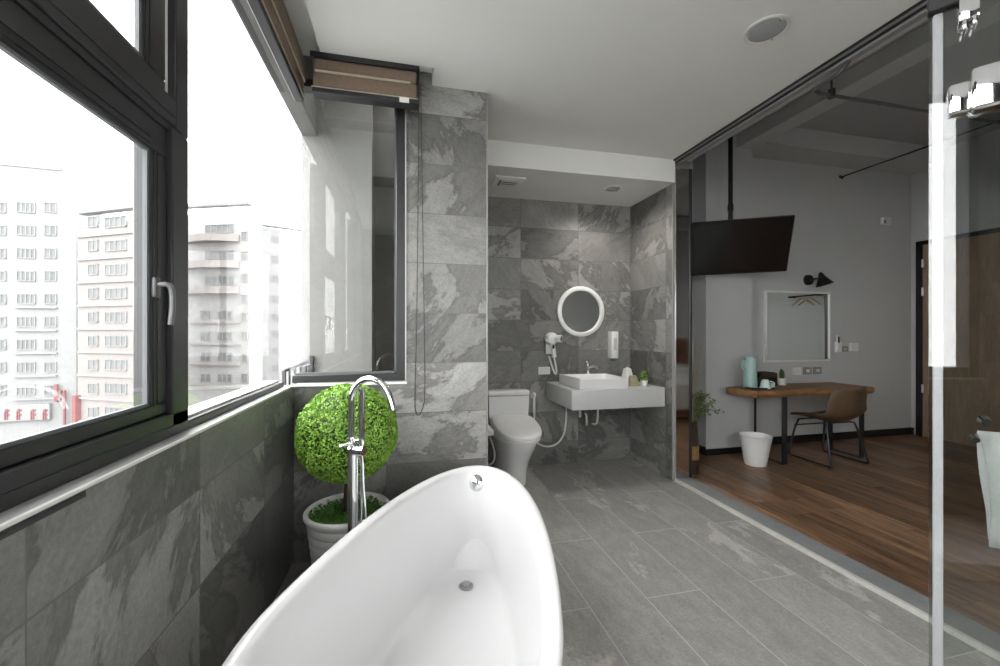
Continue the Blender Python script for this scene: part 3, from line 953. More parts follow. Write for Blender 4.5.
body = MB().loft([dring(3.80, 3.335, 0.125, 0.0), dring(3.80, 3.33, 0.128, 0.02), dring(3.80, 3.33, 0.132, 0.12), dring(3.80, 3.27, 0.142, 0.22), dring(3.80, 3.18, 0.166, 0.32),
                  dring(3.80, 3.135, 0.178, 0.38), dring(3.80, 3.125, 0.181, 0.408), dring(3.80, 3.13, 0.178, 0.414)])
body.build('bowl', 'ceramic', to, 50)
tk = MB()
tk.loft([[(tx + sx * w, y, z) for sx, y in ((-1, 3.83), (-1, yf), (1, yf), (1, 3.83))] for w, yf, z in ((0.165, 3.66, 0.39), (0.182, 3.645, 0.52), (0.19, 3.64, 0.715))])
tk.bevel(0.03, 4, 1.0)
tk.build('tank', 'ceramic', to)
MB().rbox(tx - 0.195, tx + 0.195, 3.632, 3.835, 0.718, 0.765, 0.014, 3).build('tank_lid', 'ceramic', to)
MB().rbox(tx + 0.192, tx + 0.204, 3.68, 3.72, 0.64, 0.69, 0.004, 2).build('flush_button', 'chrome', to)
# bidet seat: ring, wedge lid, side control
MB().loft([dring(3.63, 3.105, 0.186, 0.416), dring(3.63, 3.10, 0.19, 0.422), dring(3.63, 3.10, 0.19, 0.436), dring(3.63, 3.105, 0.186, 0.441)]).build('seat', 'plastic', to, 50)


def wedge(ring, zf, zb, bow=0.0, sc=1.0):
    out = []
    for x, y, z in ring:
        k = (y - 3.1) / 0.53
        out.append((tx + (x - tx) * sc, y, zf + (zb - zf) * k))
    return out


MB().loft([wedge(dring(3.635, 3.093, 0.194, 0), 0.446, 0.446), wedge(dring(3.635, 3.09, 0.197, 0), 0.452, 0.47), wedge(dring(3.635, 3.09, 0.197, 0), 0.466, 0.535), wedge(dring(3.632, 3.095, 0.193, 0), 0.474, 0.548),
           wedge(dring(3.62, 3.115, 0.178, 0), 0.480, 0.556), wedge(dring(3.58, 3.2, 0.12, 0), 0.487, 0.56)]).build('lid', 'plastic', to, 50)
ct = MB().rbox(tx - 0.262, tx - 0.20, 3.36, 3.60, 0.432, 0.486, 0.014, 3).build('bidet_control', 'plastic', to)
MB().tube([(tx - 0.23, 3.5, 0.44), (tx - 0.20, 3.46, 0.36), (tx - 0.17, 3.44, 0.24), (tx - 0.19, 3.5, 0.15), (tx - 0.24, 3.6, 0.12), (tx - 0.26, 3.72, 0.17), (tx - 0.26, 3.835, 0.2)], 0.007, 10, 2).build('supply_hose', 'hose', to)

# bidet hand spray on the wall
sp = thing('bidet_sprayer', 'white hand bidet sprayer on the wall right of the toilet', 'sprayer', (1.205, 3.83, 0.55))
MB().rbox(1.195, 1.235, 3.825, 3.85, 0.655, 0.70, 0.005, 2).build('holder', 'plastic', sp)
MB().tube([(1.215, 3.80, 0.52), (1.215, 3.805, 0.62), (1.213, 3.80, 0.69)], [0.012, 0.013, 0.012], 12).build('wand', 'plastic', sp)
MB().rbox(1.197, 1.229, 3.775, 3.815, 0.672, 0.715, 0.01, 3).build('spray_head', 'plastic', sp)
MB().tube([(1.215, 3.80, 0.53), (1.216, 3.80, 0.45), (1.19, 3.78, 0.34), (1.21, 3.76, 0.25), (1.30, 3.745, 0.20), (1.42, 3.74, 0.21), (1.50, 3.745, 0.30), (1.535, 3.77, 0.45), (1.54, 3.80, 0.6), (1.54, 3.835, 0.64)],
          0.0085, 10, 2).build('hose', 'hose', sp)

# ------------------------------------------------------------------ vanity, basin and what is on it
vn = thing('vanity_counter', 'white wall-hung vanity counter carrying the square basin', 'counter', (1.79, 3.5, 0.645))
MB().rbox(1.354, 2.228, 3.205, 3.85, 0.645, 0.81, 0.004, 2).build('counter', 'counter', vn)
pt = MB()
pt.cyl((1.60, 3.60, 0.60), (1.60, 3.60, 0.65), 0.02, n=16)
pt.tube([(1.60, 3.60, 0.62), (1.60, 3.60, 0.52), (1.603, 3.62, 0.50), (1.63, 3.66, 0.50)], 0.018, 14, 1)
pt.cyl((1.63, 3.66, 0.50), (1.70, 3.74, 0.505), 0.016, n=16)
pt.build('drain_trap', 'chrome', vn)
MB().tube([(1.70, 3.73, 0.52), (1.73, 3.74, 0.50), (1.735, 3.74, 0.45), (1.735, 3.74, 0.40), (1.745, 3.78, 0.375), (1.75, 3.85, 0.37)], 0.016, 14, 2).build('waste_pipe', 'chrome', vn)
MB().tube([(1.855, 3.75, 0.65), (1.857, 3.75, 0.5), (1.855, 3.76, 0.40), (1.85, 3.80, 0.375), (1.85, 3.85, 0.372)], 0.011, 12, 1).build('supply_pipe', 'hose', vn)
bs = thing('washbasin', 'white square washbasin standing on the vanity counter', 'washbasin', (1.665, 3.47, 0.81))
bx = MB()
x0, x1, y0, y1, zb, zt = 1.436, 1.893, 3.232, 3.72, 0.811, 0.902


def rr(x0, x1, y0, y1, z, r, n=5):
    out = []
    for cx, cy, a0 in ((x1 - r, y1 - r, 0), (x0 + r, y1 - r, 90), (x0 + r, y0 + r, 180), (x1 - r, y0 + r, 270)):
        for k in range(n + 1):
            a = radians(a0 + 90 * k / n)
            out.append((cx + r * cos(a), cy + r * sin(a), z))
    return out


bx.loft([rr(x0 + 0.004, x1 - 0.004, y0 + 0.004, y1 - 0.004, zb, 0.01), rr(x0, x1, y0, y1, zb + 0.01, 0.01), rr(x0, x1, y0, y1, zt - 0.003, 0.01), rr(x0 + 0.004, x1 - 0.004, y0 + 0.004, y1 - 0.004, zt, 0.01),
         rr(x0 + 0.015, x1 - 0.015, y0 + 0.015, y1 - 0.10, zt, 0.02), rr(x0 + 0.022, x1 - 0.022, y0 + 0.022, y1 - 0.107, zt - 0.01, 0.03), rr(x0 + 0.05, x1 - 0.05, y0 + 0.05, y1 - 0.13, zt - 0.066, 0.06),
         rr(x0 + 0.12, x1 - 0.12, y0 + 0.12, y1 - 0.2, zt - 0.074, 0.05)])
bx.build('bowl', 'ceramic', bs, 35)
MB().lathe((1.665, 3.43, 0.829), [(0.001, 0), (0.024, 0), (0.024, 0.003), (0.001, 0.005)], 24).build('drain', 'chrome', bs)
fb = thing('basin_faucet', 'small chrome mixer tap on the back edge of the washbasin', 'faucet', (1.715, 3.67, 0.902))
MB().lathe((1.715, 3.67, 0.902), [(0.001, 0), (0.026, 0), (0.026, 0.005), (0.019, 0.008), (0.018, 0.075), (0.001, 0.08)], 24).build('body', 'chrome', fb)
MB().tube([(1.715, 3.665, 0.955), (1.735, 3.63, 0.975), (1.76, 3.585, 0.975), (1.765, 3.575, 0.955)], 0.012, 12, 1).build('spout', 'chrome', fb)
MB().tube([(1.715, 3.67, 0.978), (1.712, 3.672, 1.0), (1.685, 3.63, 1.018)], [0.016, 0.016, 0.008], 12).build('lever', 'chrome', fb)

# white truncated-cone tissue cover, card holder, little pot plant
ts = thing('tissue_cover', 'white tapered tissue cover at the back of the vanity', 'tissue cover', (2.127, 3.66, 0.81))
TX = 2.127
ts_ = MB().loft([rr(TX - 0.045, TX + 0.045, 3.615, 3.705, 0.811, 0.015), rr(TX - 0.044, TX + 0.044, 3.616, 3.704, 0.86, 0.015), rr(TX - 0.03, TX + 0.03, 3.63, 3.69, 0.94, 0.012), rr(TX - 0.022, TX + 0.022, 3.638, 3.682, 0.943, 0.01)])
ts_.build('cover', 'plastic', ts, 35)
MB().box(TX - 0.015, TX + 0.015, 3.655, 3.665, 0.94, 0.955).build('tissue', 'linen', ts)
cd = MB()
for k, dz in enumerate((0, 0.016, 0.032, 0.048, 0.064, 0.078)):
    w = 0.048 - 0.004 * k
    cd.rbox(2.025 - w, 2.025 + w, 3.38 - 0.03 + 0.004 * k, 3.38 + 0.03, 0.811 + dz, 0.811 + dz + 0.0155, 0.003, 1)
tag(cd.build('amenity_tray', 'basket'), 'small tan stepped box beside the basin', 'box')
sp2 = thing('potted_succulent', 'small bushy green plant in a white pot on the vanity', 'potted plant', (2.122, 3.36, 0.81))
MB().lathe((2.122, 3.36, 0.811), [(0.001, 0), (0.026, 0), (0.035, 0.06), (0.032, 0.062), (0.029, 0.052), (0.001, 0.052)], 24).build('pot', 'plastic', sp2)
lv = MB()
for k in range(420):
    d = rnd_dir()
    d.z = abs(d.z)
    leaf(lv, Vector((2.122, 3.36, 0.865)) + Vector((d.x * 0.052, d.y * 0.05, d.z * 0.085)) * random.uniform(0.5, 1), d + rnd_dir() * 0.6, random.uniform(0.014, 0.028), 0.5)
lv.build('foliage', leafmat('bright pot leaves', (0.05, 0.12, 0.02), (0.16, 0.30, 0.06), 60), sp2, fix=False)

# round mirror, dryer, switch, dispenser
mr = thing('round_mirror', 'round wall mirror with wide white rim above the washbasin', 'mirror', (1.713, 3.85, 1.505))
ring = MB()
n = 64
rp = [(0.205, 0.0), (0.25, 0.0), (0.253, 0.01), (0.25, 0.028), (0.24, 0.034), (0.215, 0.034), (0.208, 0.028), (0.207, 0.016)]
R_ = [[(1.713 + r * cos(2 * pi * i / n), 3.848 - h, 1.505 + r * sin(2 * pi * i / n)) for i in range(n)] for r, h in rp]
ring.loft(R_, False, False).build('rim', 'plastic', mr)
MB().cyl((1.713, 3.846, 1.505), (1.713, 3.832, 1.505), 0.21, n=64).build('glass', 'mirror', mr)

hdx, hdz = 1.385, 1.185
hdr = thing('hair_dryer', 'white wall-mounted hair dryer left of the round mirror', 'hair dryer', (hdx, 3.85, 1.05))
MB().rbox(hdx - 0.045, hdx + 0.03, 3.81, 3.85, hdz - 0.10, hdz + 0.02, 0.014, 3).build('wall_bracket', 'plastic', hdr)
hb = MB()
hb.loft([[(hdx + r * cos(2 * pi * i / 24) * 1.05, y, hdz + 0.05 + r * sin(2 * pi * i / 24)) for i in range(24)] for r, y in ((0.03, 3.845), (0.055, 3.83), (0.062, 3.80), (0.06, 3.765), (0.045, 3.74), (0.02, 3.735))])
hb.build('motor_body', 'plastic', hdr)
nz = MB().cyl((hdx + 0.02, 3.77, hdz + 0.055), (hdx + 0.075, 3.715, hdz + 0.05), 0.034, 0.036, 24).build('nozzle', 'plastic', hdr)
MB().cyl((hdx + 0.0755, 3.7145, hdz + 0.05), (hdx + 0.077, 3.713, hdz + 0.05), 0.026, 0.026, 20).build('grille', 'frame2', nz)
MB().tube([(hdx, 3.77, hdz + 0.02), (hdx + 0.01, 3.76, hdz - 0.05), (hdx + 0.02, 3.76, hdz - 0.13)], [0.03, 0.026, 0.022], 16, 1).build('grip', 'plastic', hdr)
MB().rbox(hdx - 0.006, hdx + 0.014, 3.732, 3.745, hdz - 0.045, hdz - 0.01, 0.003, 1).build('switch', 'black', hdr)
MB().tube([(hdx + 0.02, 3.77, hdz - 0.13), (hdx + 0.04, 3.78, hdz - 0.2), (hdx + 0.06, 3.80, hdz - 0.27), (hdx + 0.055, 3.82, hdz - 0.31), (hdx + 0.03, 3.835, hdz - 0.24), (hdx - 0.01, 3.835, hdz - 0.12)], 0.009, 10, 2).build('cord', 'hose', hdr)
sw = thing('socket_plate', 'white double socket plate below the hair dryer', 'socket', (1.34, 3.85, 0.92))
MB().rbox(1.272, 1.392, 3.838, 3.85, 0.884, 0.958, 0.003, 1).build('plate', 'plastic', sw)
MB().rbox(1.286, 1.328, 3.834, 3.84, 0.896, 0.946, 0.002, 1).rbox(1.336, 1.378, 3.834, 3.84, 0.896, 0.946, 0.002, 1).build('socket_face', 'trimw', sw)
ds = thing('soap_dispenser', 'tall white soap dispenser on the wall right of the round mirror', 'soap dispenser', (2.052, 3.85, 1.0))
MB().rbox(2.012, 2.090, 3.76, 3.85, 1.035, 1.305, 0.010, 3).build('housing', 'plastic', ds)
MB().rbox(2.034, 2.068, 3.765, 3.83, 1.008, 1.04, 0.006, 2).build('pump', 'frame2', ds)
MB().rbox(2.034, 2.068, 3.757, 3.762, 1.12, 1.24, 0.002, 1).build('level_window', M['paint'], ds)

# ------------------------------------------------------------------ ceiling fittings
def downlight(name, label, x, y, z, r):
    t = thing(name, label, 'downlight', (x, y, z), group=None)
    MB().lathe((x, y, z), [(r * 0.80, 0.0), (r, -0.001), (r * 1.0, -0.006), (r * 0.93, -0.010), (r * 0.82, -0.006), (r * 0.80, 0.0)], 48, False, False).build('bezel', 'trimw', t)
    MB().lathe((x, y, z), [(r * 0.82, -0.006), (r * 0.78, 0.012), (r * 0.7, 0.016)], 48, False, False).build('reflector', 'chrome', t)
    MB().lathe((x, y, z), [(r * 0.82, -0.007), (r * 0.6, -0.012), (r * 0.3, -0.014), (0.001, -0.015)], 48, False, True).build('lens', M['frostlens'], t)
    for a in (0.5, 2.6, 4.7):
        MB().rbox(-0.008, 0.008, -0.004, 0.004, -0.016, -0.005, 0.002, 1).xf(Matrix.Translation((x + r * 0.78 * cos(a), y + r * 0.78 * sin(a), z))).build('clip', 'chrome', t)


M['frostlens'] = plain('frosted lamp glass', (0.52, 0.53, 0.53), 0.2, 0.2, var=0.03)
downlight('ceiling_downlight', 'large round chrome downlight in the main bathroom ceiling', 1.734, 1.68, ZC, 0.10)
downlight('ceiling_downlight', 'small chrome downlight in the lowered ceiling over the vanity', 1.82, 3.38, ZLOW, 0.075)
def lamp(name, x, y, z, w):
    ld = bpy.data.lights.new(name, 'SPOT')
    ld.energy = w
    ld.color = (1.0, 0.95, 0.88)
    ld.spot_size = radians(165)
    ld.spot_blend = 1.0
    ld.shadow_soft_size = 0.06
    lo = bpy.data.objects.new(name, ld)
    COL.objects.link(lo)
    lo.location = (x, y, z)


lamp('niche_fill_lamp', 1.82, 3.38, ZLOW - 0.03, 38.0)  # added fill to lift the dim niche; the fitting's lens does not glow
vt = thing('ceiling_vent', 'square white exhaust vent in the lowered ceiling over the toilet', 'vent', (0.86, 3.43, ZLOW))
MB().rbox(0.73, 0.99, 3.31, 3.55, ZLOW - 0.014, ZLOW, 0.005, 2).build('frame', M['ceiling'], vt)
MB().rbox(0.77, 0.95, 3.35, 3.51, ZLOW - 0.02, ZLOW - 0.012, 0.003, 1).build('grille', M['plastic'], vt)
MB().box(0.78, 0.792, 3.37, 3.49, ZLOW - 0.0205, ZLOW - 0.012).box(0.80, 0.93, 3.40, 3.412, ZLOW - 0.0205, ZLOW - 0.012).box(0.80, 0.93, 3.44, 3.452, ZLOW - 0.0205, ZLOW - 0.012).build('slot', 'black', vt)

# ------------------------------------------------------------------ bedroom: tv
d0 = 1.09
TL, TR = at(672, 224.5, 3.76 * d0), at(795.5, 215, 3.5 * d0)
TBR = at(786, 271.5, 3.69 * d0)
ex = (TR - TL).normalized()
dn = (TBR - TR)
W, Hh = (TR - TL).length, dn.length
ey = (-dn - ex * (-dn).dot(ex)).normalized()
en = ex.cross(ey)
if en.y > 0:
    en = -en
ctr = TL + ex * W / 2 - ey * Hh / 2
tv = thing('television', 'black flat television hung from the ceiling on a pole, tilted down', 'television', ctr[:])
TM = Matrix(((ex.x, ey.x, en.x, ctr.x), (ex.y, ey.y, en.y, ctr.y), (ex.z, ey.z, en.z, ctr.z), (0, 0, 0, 1)))
MB().rbox(-W / 2, W / 2, -Hh / 2, Hh / 2, -0.03, 0.0, 0.004, 1, TM).build('bezel', 'black', tv)
t2 = MB().box(-W / 2 + 0.009, W / 2 - 0.009, -Hh / 2 + 0.014, Hh / 2 - 0.009, -0.002, 0.0012).xf(TM)
t2.build('screen', 'screen', tv)
MB().rbox(-W / 4, W / 4, -Hh / 3, Hh / 4, -0.06, -0.028, 0.01, 2, TM).build('back_housing', 'black', tv)
pc = ctr + ey * (Hh / 2 - 0.12) - en * 0.085 + ex * 0.0
pc = Vector((ray(730.5).x / ray(730.5).y * pc.y, pc.y, pc.z))
MB().rbox(-0.12, 0.12, Hh / 2 - 0.18, Hh / 2 - 0.06, -0.11, -0.055, 0.004, 1, TM).build('bracket', 'black', tv)
MB().cyl((pc.x, pc.y, pc.z - 0.05), (pc.x, pc.y, 3.40), 0.021, n=20).build('pole', 'black', tv)
MB().cyl((pc.x, pc.y, pc.z + 0.20), (pc.x, pc.y, pc.z + 0.26), 0.027, n=20).build('pole_clamp', 'black', tv)
MB().cyl((pc.x, pc.y, 3.385), (pc.x, pc.y, 3.40), 0.07, n=24).build('ceiling_plate', 'black', tv)

# clothes rails under the bedroom ceiling
cr = thing('ceiling_rail', 'dark bent rail hung from the ceiling beyond the glass track', 'rail', (3.2, 1.93, 2.7))
MB().tube([(2.33, 1.72, 2.775), (2.30, 1.76, 2.705), (2.30, 1.86, 2.70), (2.31, 1.92, 2.70), (2.37, 1.935, 2.70), (2.5, 1.935, 2.70), (4.3, 1.935, 2.70)], 0.0095, 12, 2).build('rail', M['trackdark'], cr)
MB().cyl((2.46, 1.935, 2.70), (2.46, 1.935, 3.40), 0.006, n=10).build('hanger_rod', 'legsteel', cr)
MB().cyl((2.46, 1.935, 2.685), (2.46, 1.935, 2.735), 0.019, n=14).build('rail_clamp', 'legsteel', cr)
MB().cyl((4.2, 1.935, 2.70), (4.2, 1.935, 3.50), 0.006, n=10).build('hanger_rod', 'legsteel', cr)
cr2 = thing('ceiling_rail', 'thin dark rod running below the ceiling above the desk', 'rail', (4.39, 2.4, 2.9))
MB().tube([(4.39, 1.2, 2.9), (4.39, 3.36, 2.9)], 0.007, 10).build('rail', 'legsteel', cr2)
MB().cyl((4.39, 1.25, 2.9), (4.39, 1.25, 3.5), 0.006, n=10).build('hanger_rod', 'legsteel', cr2)
MB().cyl((4.39, 3.34, 2.885), (4.39, 3.37, 2.915), 0.013, n=10).build('end_cap', 'legsteel', cr2)

# ------------------------------------------------------------------ desk and what is on it
dk = thing('writing_desk', 'live-edge wooden writing desk on dark steel legs', 'desk', (3.96, 3.47, 0.005))
front = []
N = 40
for i in range(N + 1):
    u = i / N
    x = 3.275 + (4.69 - 3.275) * u
    y = 3.255 + 0.02 * sin(5.1 * u + 0.6) + 0.012 * sin(13 * u + 2) + 0.006 * sin(31 * u) + (0.035 * math.exp(-((u - 0.42) / 0.1) ** 2))
    front.append((x, y))
back = [(4.70, 3.70), (3.69, 3.70), (3.66, 3.69), (3.21, 3.60)]
left = [(3.215, 3.55), (3.228, 3.46), (3.24, 3.38), (3.262, 3.30)]
poly = front + back + left
inner = []
cxp, cyp = 3.95, 3.5
mbk = MB()
zt_, zb_ = 0.735, 0.668
low = [(cxp + (x - cxp) * (0.985), cyp + (y - cyp) * 0.93 if y < 3.5 else y) for x, y in poly]
mid = [(cxp + (x - cxp) * 1.0, y) for x, y in poly]
mbk.loft([[(x, y, zb_) for x, y in low], [(x, y, zb_ + 0.03) for x, y in mid], [(x, y, zt_ - 0.004) for x, y in [(cxp + (x - cxp) * 0.996, y + (0.006 if y < 3.5 else 0)) for x, y in poly]],
          [(x, y, zt_) for x, y in [(cxp + (x - cxp) * 0.993, y + (0.010 if y < 3.5 else 0)) for x, y in poly]]])
mbk.build('desktop', 'deskwood', dk, 30)
for lx in (3.615, 4.585):
    for ly in (3.30, 3.62):
        hw_, sh_ = (0.012, -0.025) if (lx < 4 and ly > 3.5) else (0.03, 0)
        MB().rbox(lx + sh_ - hw_, lx + sh_ + hw_, ly - 0.006, ly + 0.006, 0.012, 0.66, 0.002, 1).build('leg', 'legsteel', dk)
    MB().rbox(lx - 0.03, lx + 0.03, 3.296, 3.624, 0.005, 0.015, 0.002, 1).build('foot_bar', 'legsteel', dk)
    MB().rbox(lx - 0.03, lx + 0.03, 3.296, 3.624, 0.658, 0.670, 0.002, 1).build('top_plate', 'legsteel', dk)

ZT = 0.736
ty = thing('serving_tray', 'round black tray on the left end of the desk', 'tray', (3.475, 3.455, ZT))
MB().lathe((3.475, 3.455, ZT), [(0.001, 0.0), (0.135, 0.0), (0.145, 0.004), (0.148, 0.016), (0.145, 0.017), (0.138, 0.006), (0.001, 0.005)], 40, sx=1.08, sy=0.8).build('tray_dish', 'black', ty)
ZY = ZT + 0.0065
kt = thing('thermos_jug', 'tall mint green thermos jug on the round tray', 'jug', (3.381, 3.47, ZY))
MB().lathe((3.381, 3.47, ZY), [(0.001, 0), (0.060, 0), (0.063, 0.006), (0.061, 0.09), (0.057, 0.24), (0.055, 0.30), (0.052, 0.305), (0.046, 0.305), (0.045, 0.30), (0.001, 0.298)], 36).build('body', 'mint', kt)
MB().tube([(3.329, 3.47, ZY + 0.28), (3.296, 3.468, ZY + 0.275), (3.283, 3.467, ZY + 0.23), (3.291, 3.468, ZY + 0.19), (3.325, 3.47, ZY + 0.18)], 0.0085, 10, 2).build('handle', 'mint', kt)
MB().rbox(3.428, 3.446, 3.46, 3.48, ZY + 0.285, ZY + 0.3, 0.004, 2).build('spout', 'mint', kt)


def cup(name, label, x, y, r, h, hang, invert=True):
    t = thing(name, label, 'cup', (x, y, ZY), group='cups on the tray')
    MB().lathe((x, y, ZY), [(0.001, h), (r * 0.5, h), (r * 0.55, h - 0.006), (r * 0.72, h * 0.75), (r, 0.004), (r, 0), (r * 0.9, 0), (r * 0.62, h * 0.7), (0.001, h * 0.85)] if invert else
               [(0.001, 0), (r * 0.6, 0), (r * 0.75, h * 0.3), (r, h), (r * 0.93, h), (r * 0.7, h * 0.3), (0.001, h * 0.15)], 28).build('bowl', 'mintlight', t)
    dx, dy = cos(hang), sin(hang)
    MB().tube([(x + dx * r * 0.75, y + dy * r * 0.75, ZY + h * 0.8), (x + dx * (r + 0.025), y + dy * (r + 0.025), ZY + h * 0.72), (x + dx * (r + 0.028), y + dy * (r + 0.028), ZY + h * 0.4), (x + dx * r * 0.95, y + dy * r * 0.95, ZY + h * 0.25)], 0.0055, 8, 2).build('handle', 'mintlight', t)


cup('teacup', 'larger pale mint cup turned upside down next to the thermos jug', 3.478, 3.385, 0.052, 0.088, -0.5)
cup('teacup', 'smaller pale mint cup turned over beside the larger cup on the tray', 3.59, 3.42, 0.033, 0.045, -2.6)
tb = thing('tea_box', 'dark round-topped tea box behind the cups on the desk', 'box', (3.73, 3.61, ZT))
q = MB()
n = 20
pr = [(-0.105, 0), (0.105, 0), (0.105, 0.12)] + [(0.105 * cos(pi * k / n), 0.12 + 0.028 * sin(pi * k / n)) for k in range(1, n)] + [(-0.105, 0.12)]
q.loft([[(3.71 + x, yy, ZT + z) for x, z in pr] for yy in (3.565, 3.65)])
q.build('case', M['vase'], tb, 30)
MB().rbox(3.63, 3.79, 3.561, 3.566, ZT + 0.03, ZT + 0.09, 0.001, 1).build('front_panel', 'black', tb)
cc = thing('potted_cactus', 'small dark cactus in a pale pot on the desk', 'potted plant', (3.913, 3.60, ZT))
MB().lathe((3.913, 3.60, ZT), [(0.001, 0), (0.034, 0), (0.042, 0.07), (0.038, 0.072), (0.035, 0.062), (0.001, 0.062)], 24).build('pot', M['pot'], cc)
for dx, h, r in ((-0.016, 0.115, 0.02), (0.014, 0.10, 0.018), (0.0, 0.085, 0.017)):
    MB().lathe((3.913 + dx, 3.60 + 0.012 * (dx > -0.001) - 0.006, ZT + 0.06), [(0.004, 0), (r * 0.9, 0.015), (r, h * 0.5), (r * 0.7, h * 0.85), (0.002, h)], 14).build('stem', 'leafdark', cc)

# chair
ch = thing('desk_chair', 'olive brown leather bucket chair with dark sled legs at the desk', 'chair', (4.175, 3.33, 0.005))
prf = [(0.25, 0.428, 0.185), (0.235, 0.44, 0.20), (0.12, 0.432, 0.215), (-0.02, 0.42, 0.225), (-0.12, 0.425, 0.232), (-0.185, 0.455, 0.238), (-0.225, 0.52, 0.242), (-0.25, 0.60, 0.238), (-0.272, 0.69, 0.222), (-0.285, 0.745, 0.195), (-0.288, 0.76, 0.17)]
g = MB()
NU = 16
rows = []
for i, (y, z, hw) in enumerate(prf):
    back_k = min(1, max(0, (z - 0.44) / 0.2)) if y < -0.1 else 0
    row = []
    for k in range(NU + 1):
        u = -1 + 2 * k / NU
        yy = y + back_k * 0.10 * u * u * (1 - 0.35 * max(0, (z - 0.62) / 0.14))
        zz = z + (1 - back_k) * (0.05 if i > 1 else 0.012) * u ** 2 * (1.6 if -0.2 < y < 0 else 1)
        row.append((4.175 + u * hw, 3.33 + yy, zz))
    rows.append(row)
g.loft(rows, False, False, closed=False)
seat = g.build('seat_shell', 'leather', ch, 80)
so = seat.modifiers.new('thickness', 'SOLIDIFY')
so.thickness = 0.022
so.offset = -1
ss = seat.modifiers.new('smooth', 'SUBSURF')
ss.levels = ss.render_levels = 1
for sx in (-1, 1):
    X = 4.175 + sx * 0.232
    Xi = 4.175 + sx * 0.15
    MB().tube([(Xi, 3.33 + 0.12, 0.405), (Xi + sx * 0.03, 3.33 + 0.17, 0.39), (X, 3.33 + 0.225, 0.03), (X, 3.33 + 0.215, 0.0145), (X, 3.33 + 0.19, 0.0145), (X, 3.33 - 0.19, 0.0145), (X, 3.33 - 0.215, 0.0145), (X, 3.33 - 0.222, 0.03),
               (Xi + sx * 0.03, 3.33 - 0.14, 0.40), (Xi, 3.33 - 0.11, 0.407)], 0.0095, 12, 1).build('leg', 'legsteel', ch)
MB().tube([(4.175 - 0.2, 3.33 + 0.178, 0.33), (4.175 + 0.2, 3.33 + 0.178, 0.33)], 0.007, 10).build('stretcher', 'legsteel', ch)
MB().tube([(4.175 - 0.17, 3.33 + 0.12, 0.404), (4.175 + 0.17, 3.33 + 0.12, 0.404)], 0.008, 10).build('seat_frame', 'legsteel', ch)
MB().tube([(4.175 - 0.17, 3.33 - 0.11, 0.404), (4.175 + 0.17, 3.33 - 0.11, 0.404)], 0.008, 10).build('seat_frame', 'legsteel', ch)

# bin
bn = thing('waste_bin', 'white tapered waste bin on the wooden floor beside the desk', 'bin', (3.345, 3.37, 0.005))
MB().lathe((3.345, 3.37, 0.005), [(0.001, 0), (0.092, 0), (0.096, 0.01), (0.138, 0.262), (0.141, 0.275), (0.143, 0.283), (0.138, 0.286), (0.133, 0.27), (0.092, 0.02), (0.001, 0.018)], 48).build('bucket', 'plastic', bn)

# framed mirror, wall lamp, switches
fm = thing('wall_mirror', 'large pale framed mirror on the wall above the desk', 'mirror', (4.476, 3.93, 0.95))
mx0, mx1, mz0, mz1 = 4.01, 4.945, 0.955, 1.775
fr = MB()
for a in ((mx0, mx1, mz0, mz0 + 0.022), (mx0, mx1, mz1 - 0.022, mz1), (mx0, mx0 + 0.022, mz0 + 0.022, mz1 - 0.022), (mx1 - 0.022, mx1, mz0 + 0.022, mz1 - 0.022)):
    fr.rbox(a[0], a[1], YDESK - 0.035, YDESK, a[2], a[3], 0.003, 1)
fr.build('frame', M['trimw'], fm)
MB().box(mx0 + 0.02, mx1 - 0.02, YDESK - 0.022, YDESK - 0.012, mz0 + 0.02, mz1 - 0.02).build('glass', 'mirror', fm)
wl = thing('wall_lamp', 'black cone wall lamp above the framed mirror', 'lamp', (4.62, 3.93, 1.9))
lc = at(808.5, 280, 4.86)
lc.y = YDESK
MB().cyl((lc.x, YDESK, lc.z), (lc.x, YDESK - 0.03, lc.z), 0.062, 0.058, 28).build('wall_plate', 'black', wl)
MB().tube([(lc.x, YDESK - 0.02, lc.z), (lc.x + 0.01, YDESK - 0.10, lc.z + 0.005), (lc.x + 0.06, YDESK - 0.12, lc.z + 0.01)], 0.01, 10, 1).build('arm', 'black', wl)
sa = Vector((lc.x + 0.05, YDESK - 0.12, lc.z + 0.05))
sdir = Vector((0.30, -0.12, -0.95)).normalized()
a_ = sdir.orthogonal().normalized()
b_ = sdir.cross(a_)
shd = MB().loft([[sa + sdir * h + r * (cos(2 * pi * k / 28) * a_ + sin(2 * pi * k / 28) * b_) for k in range(28)] for h, r in ((-0.03, 0.006), (-0.02, 0.018), (0.0, 0.026), (0.02, 0.030), (0.125, 0.088), (0.12, 0.084), (0.02, 0.026))], True, True)
shd.build('lamp_shade', 'black', wl)


def plate(name, label, cat, px0, px1, y0, y1, mat, inner=None, depth=0.012, grp=None):
    d = YDESK / ray((px0 + px1) / 2).y
    p, q_ = at(px0, y0, YDESK / ray(px0).y), at(px1, y1, YDESK / ray(px1).y)
    t = thing(name, label, cat, ((p.x + q_.x) / 2, YDESK, q_.z), group=grp)
    MB().rbox(p.x, q_.x, YDESK - depth, YDESK, q_.z, p.z, 0.003, 1).build('plate', mat, t)
    if inner:
        w, h = q_.x - p.x, p.z - q_.z
        MB().rbox(p.x + w * 0.28, q_.x - w * 0.28, YDESK - depth - 0.004, YDESK - depth + 0.002, q_.z + h * 0.28, p.z - h * 0.28, 0.002, 1).build('socket_face', inner, t)
    return t


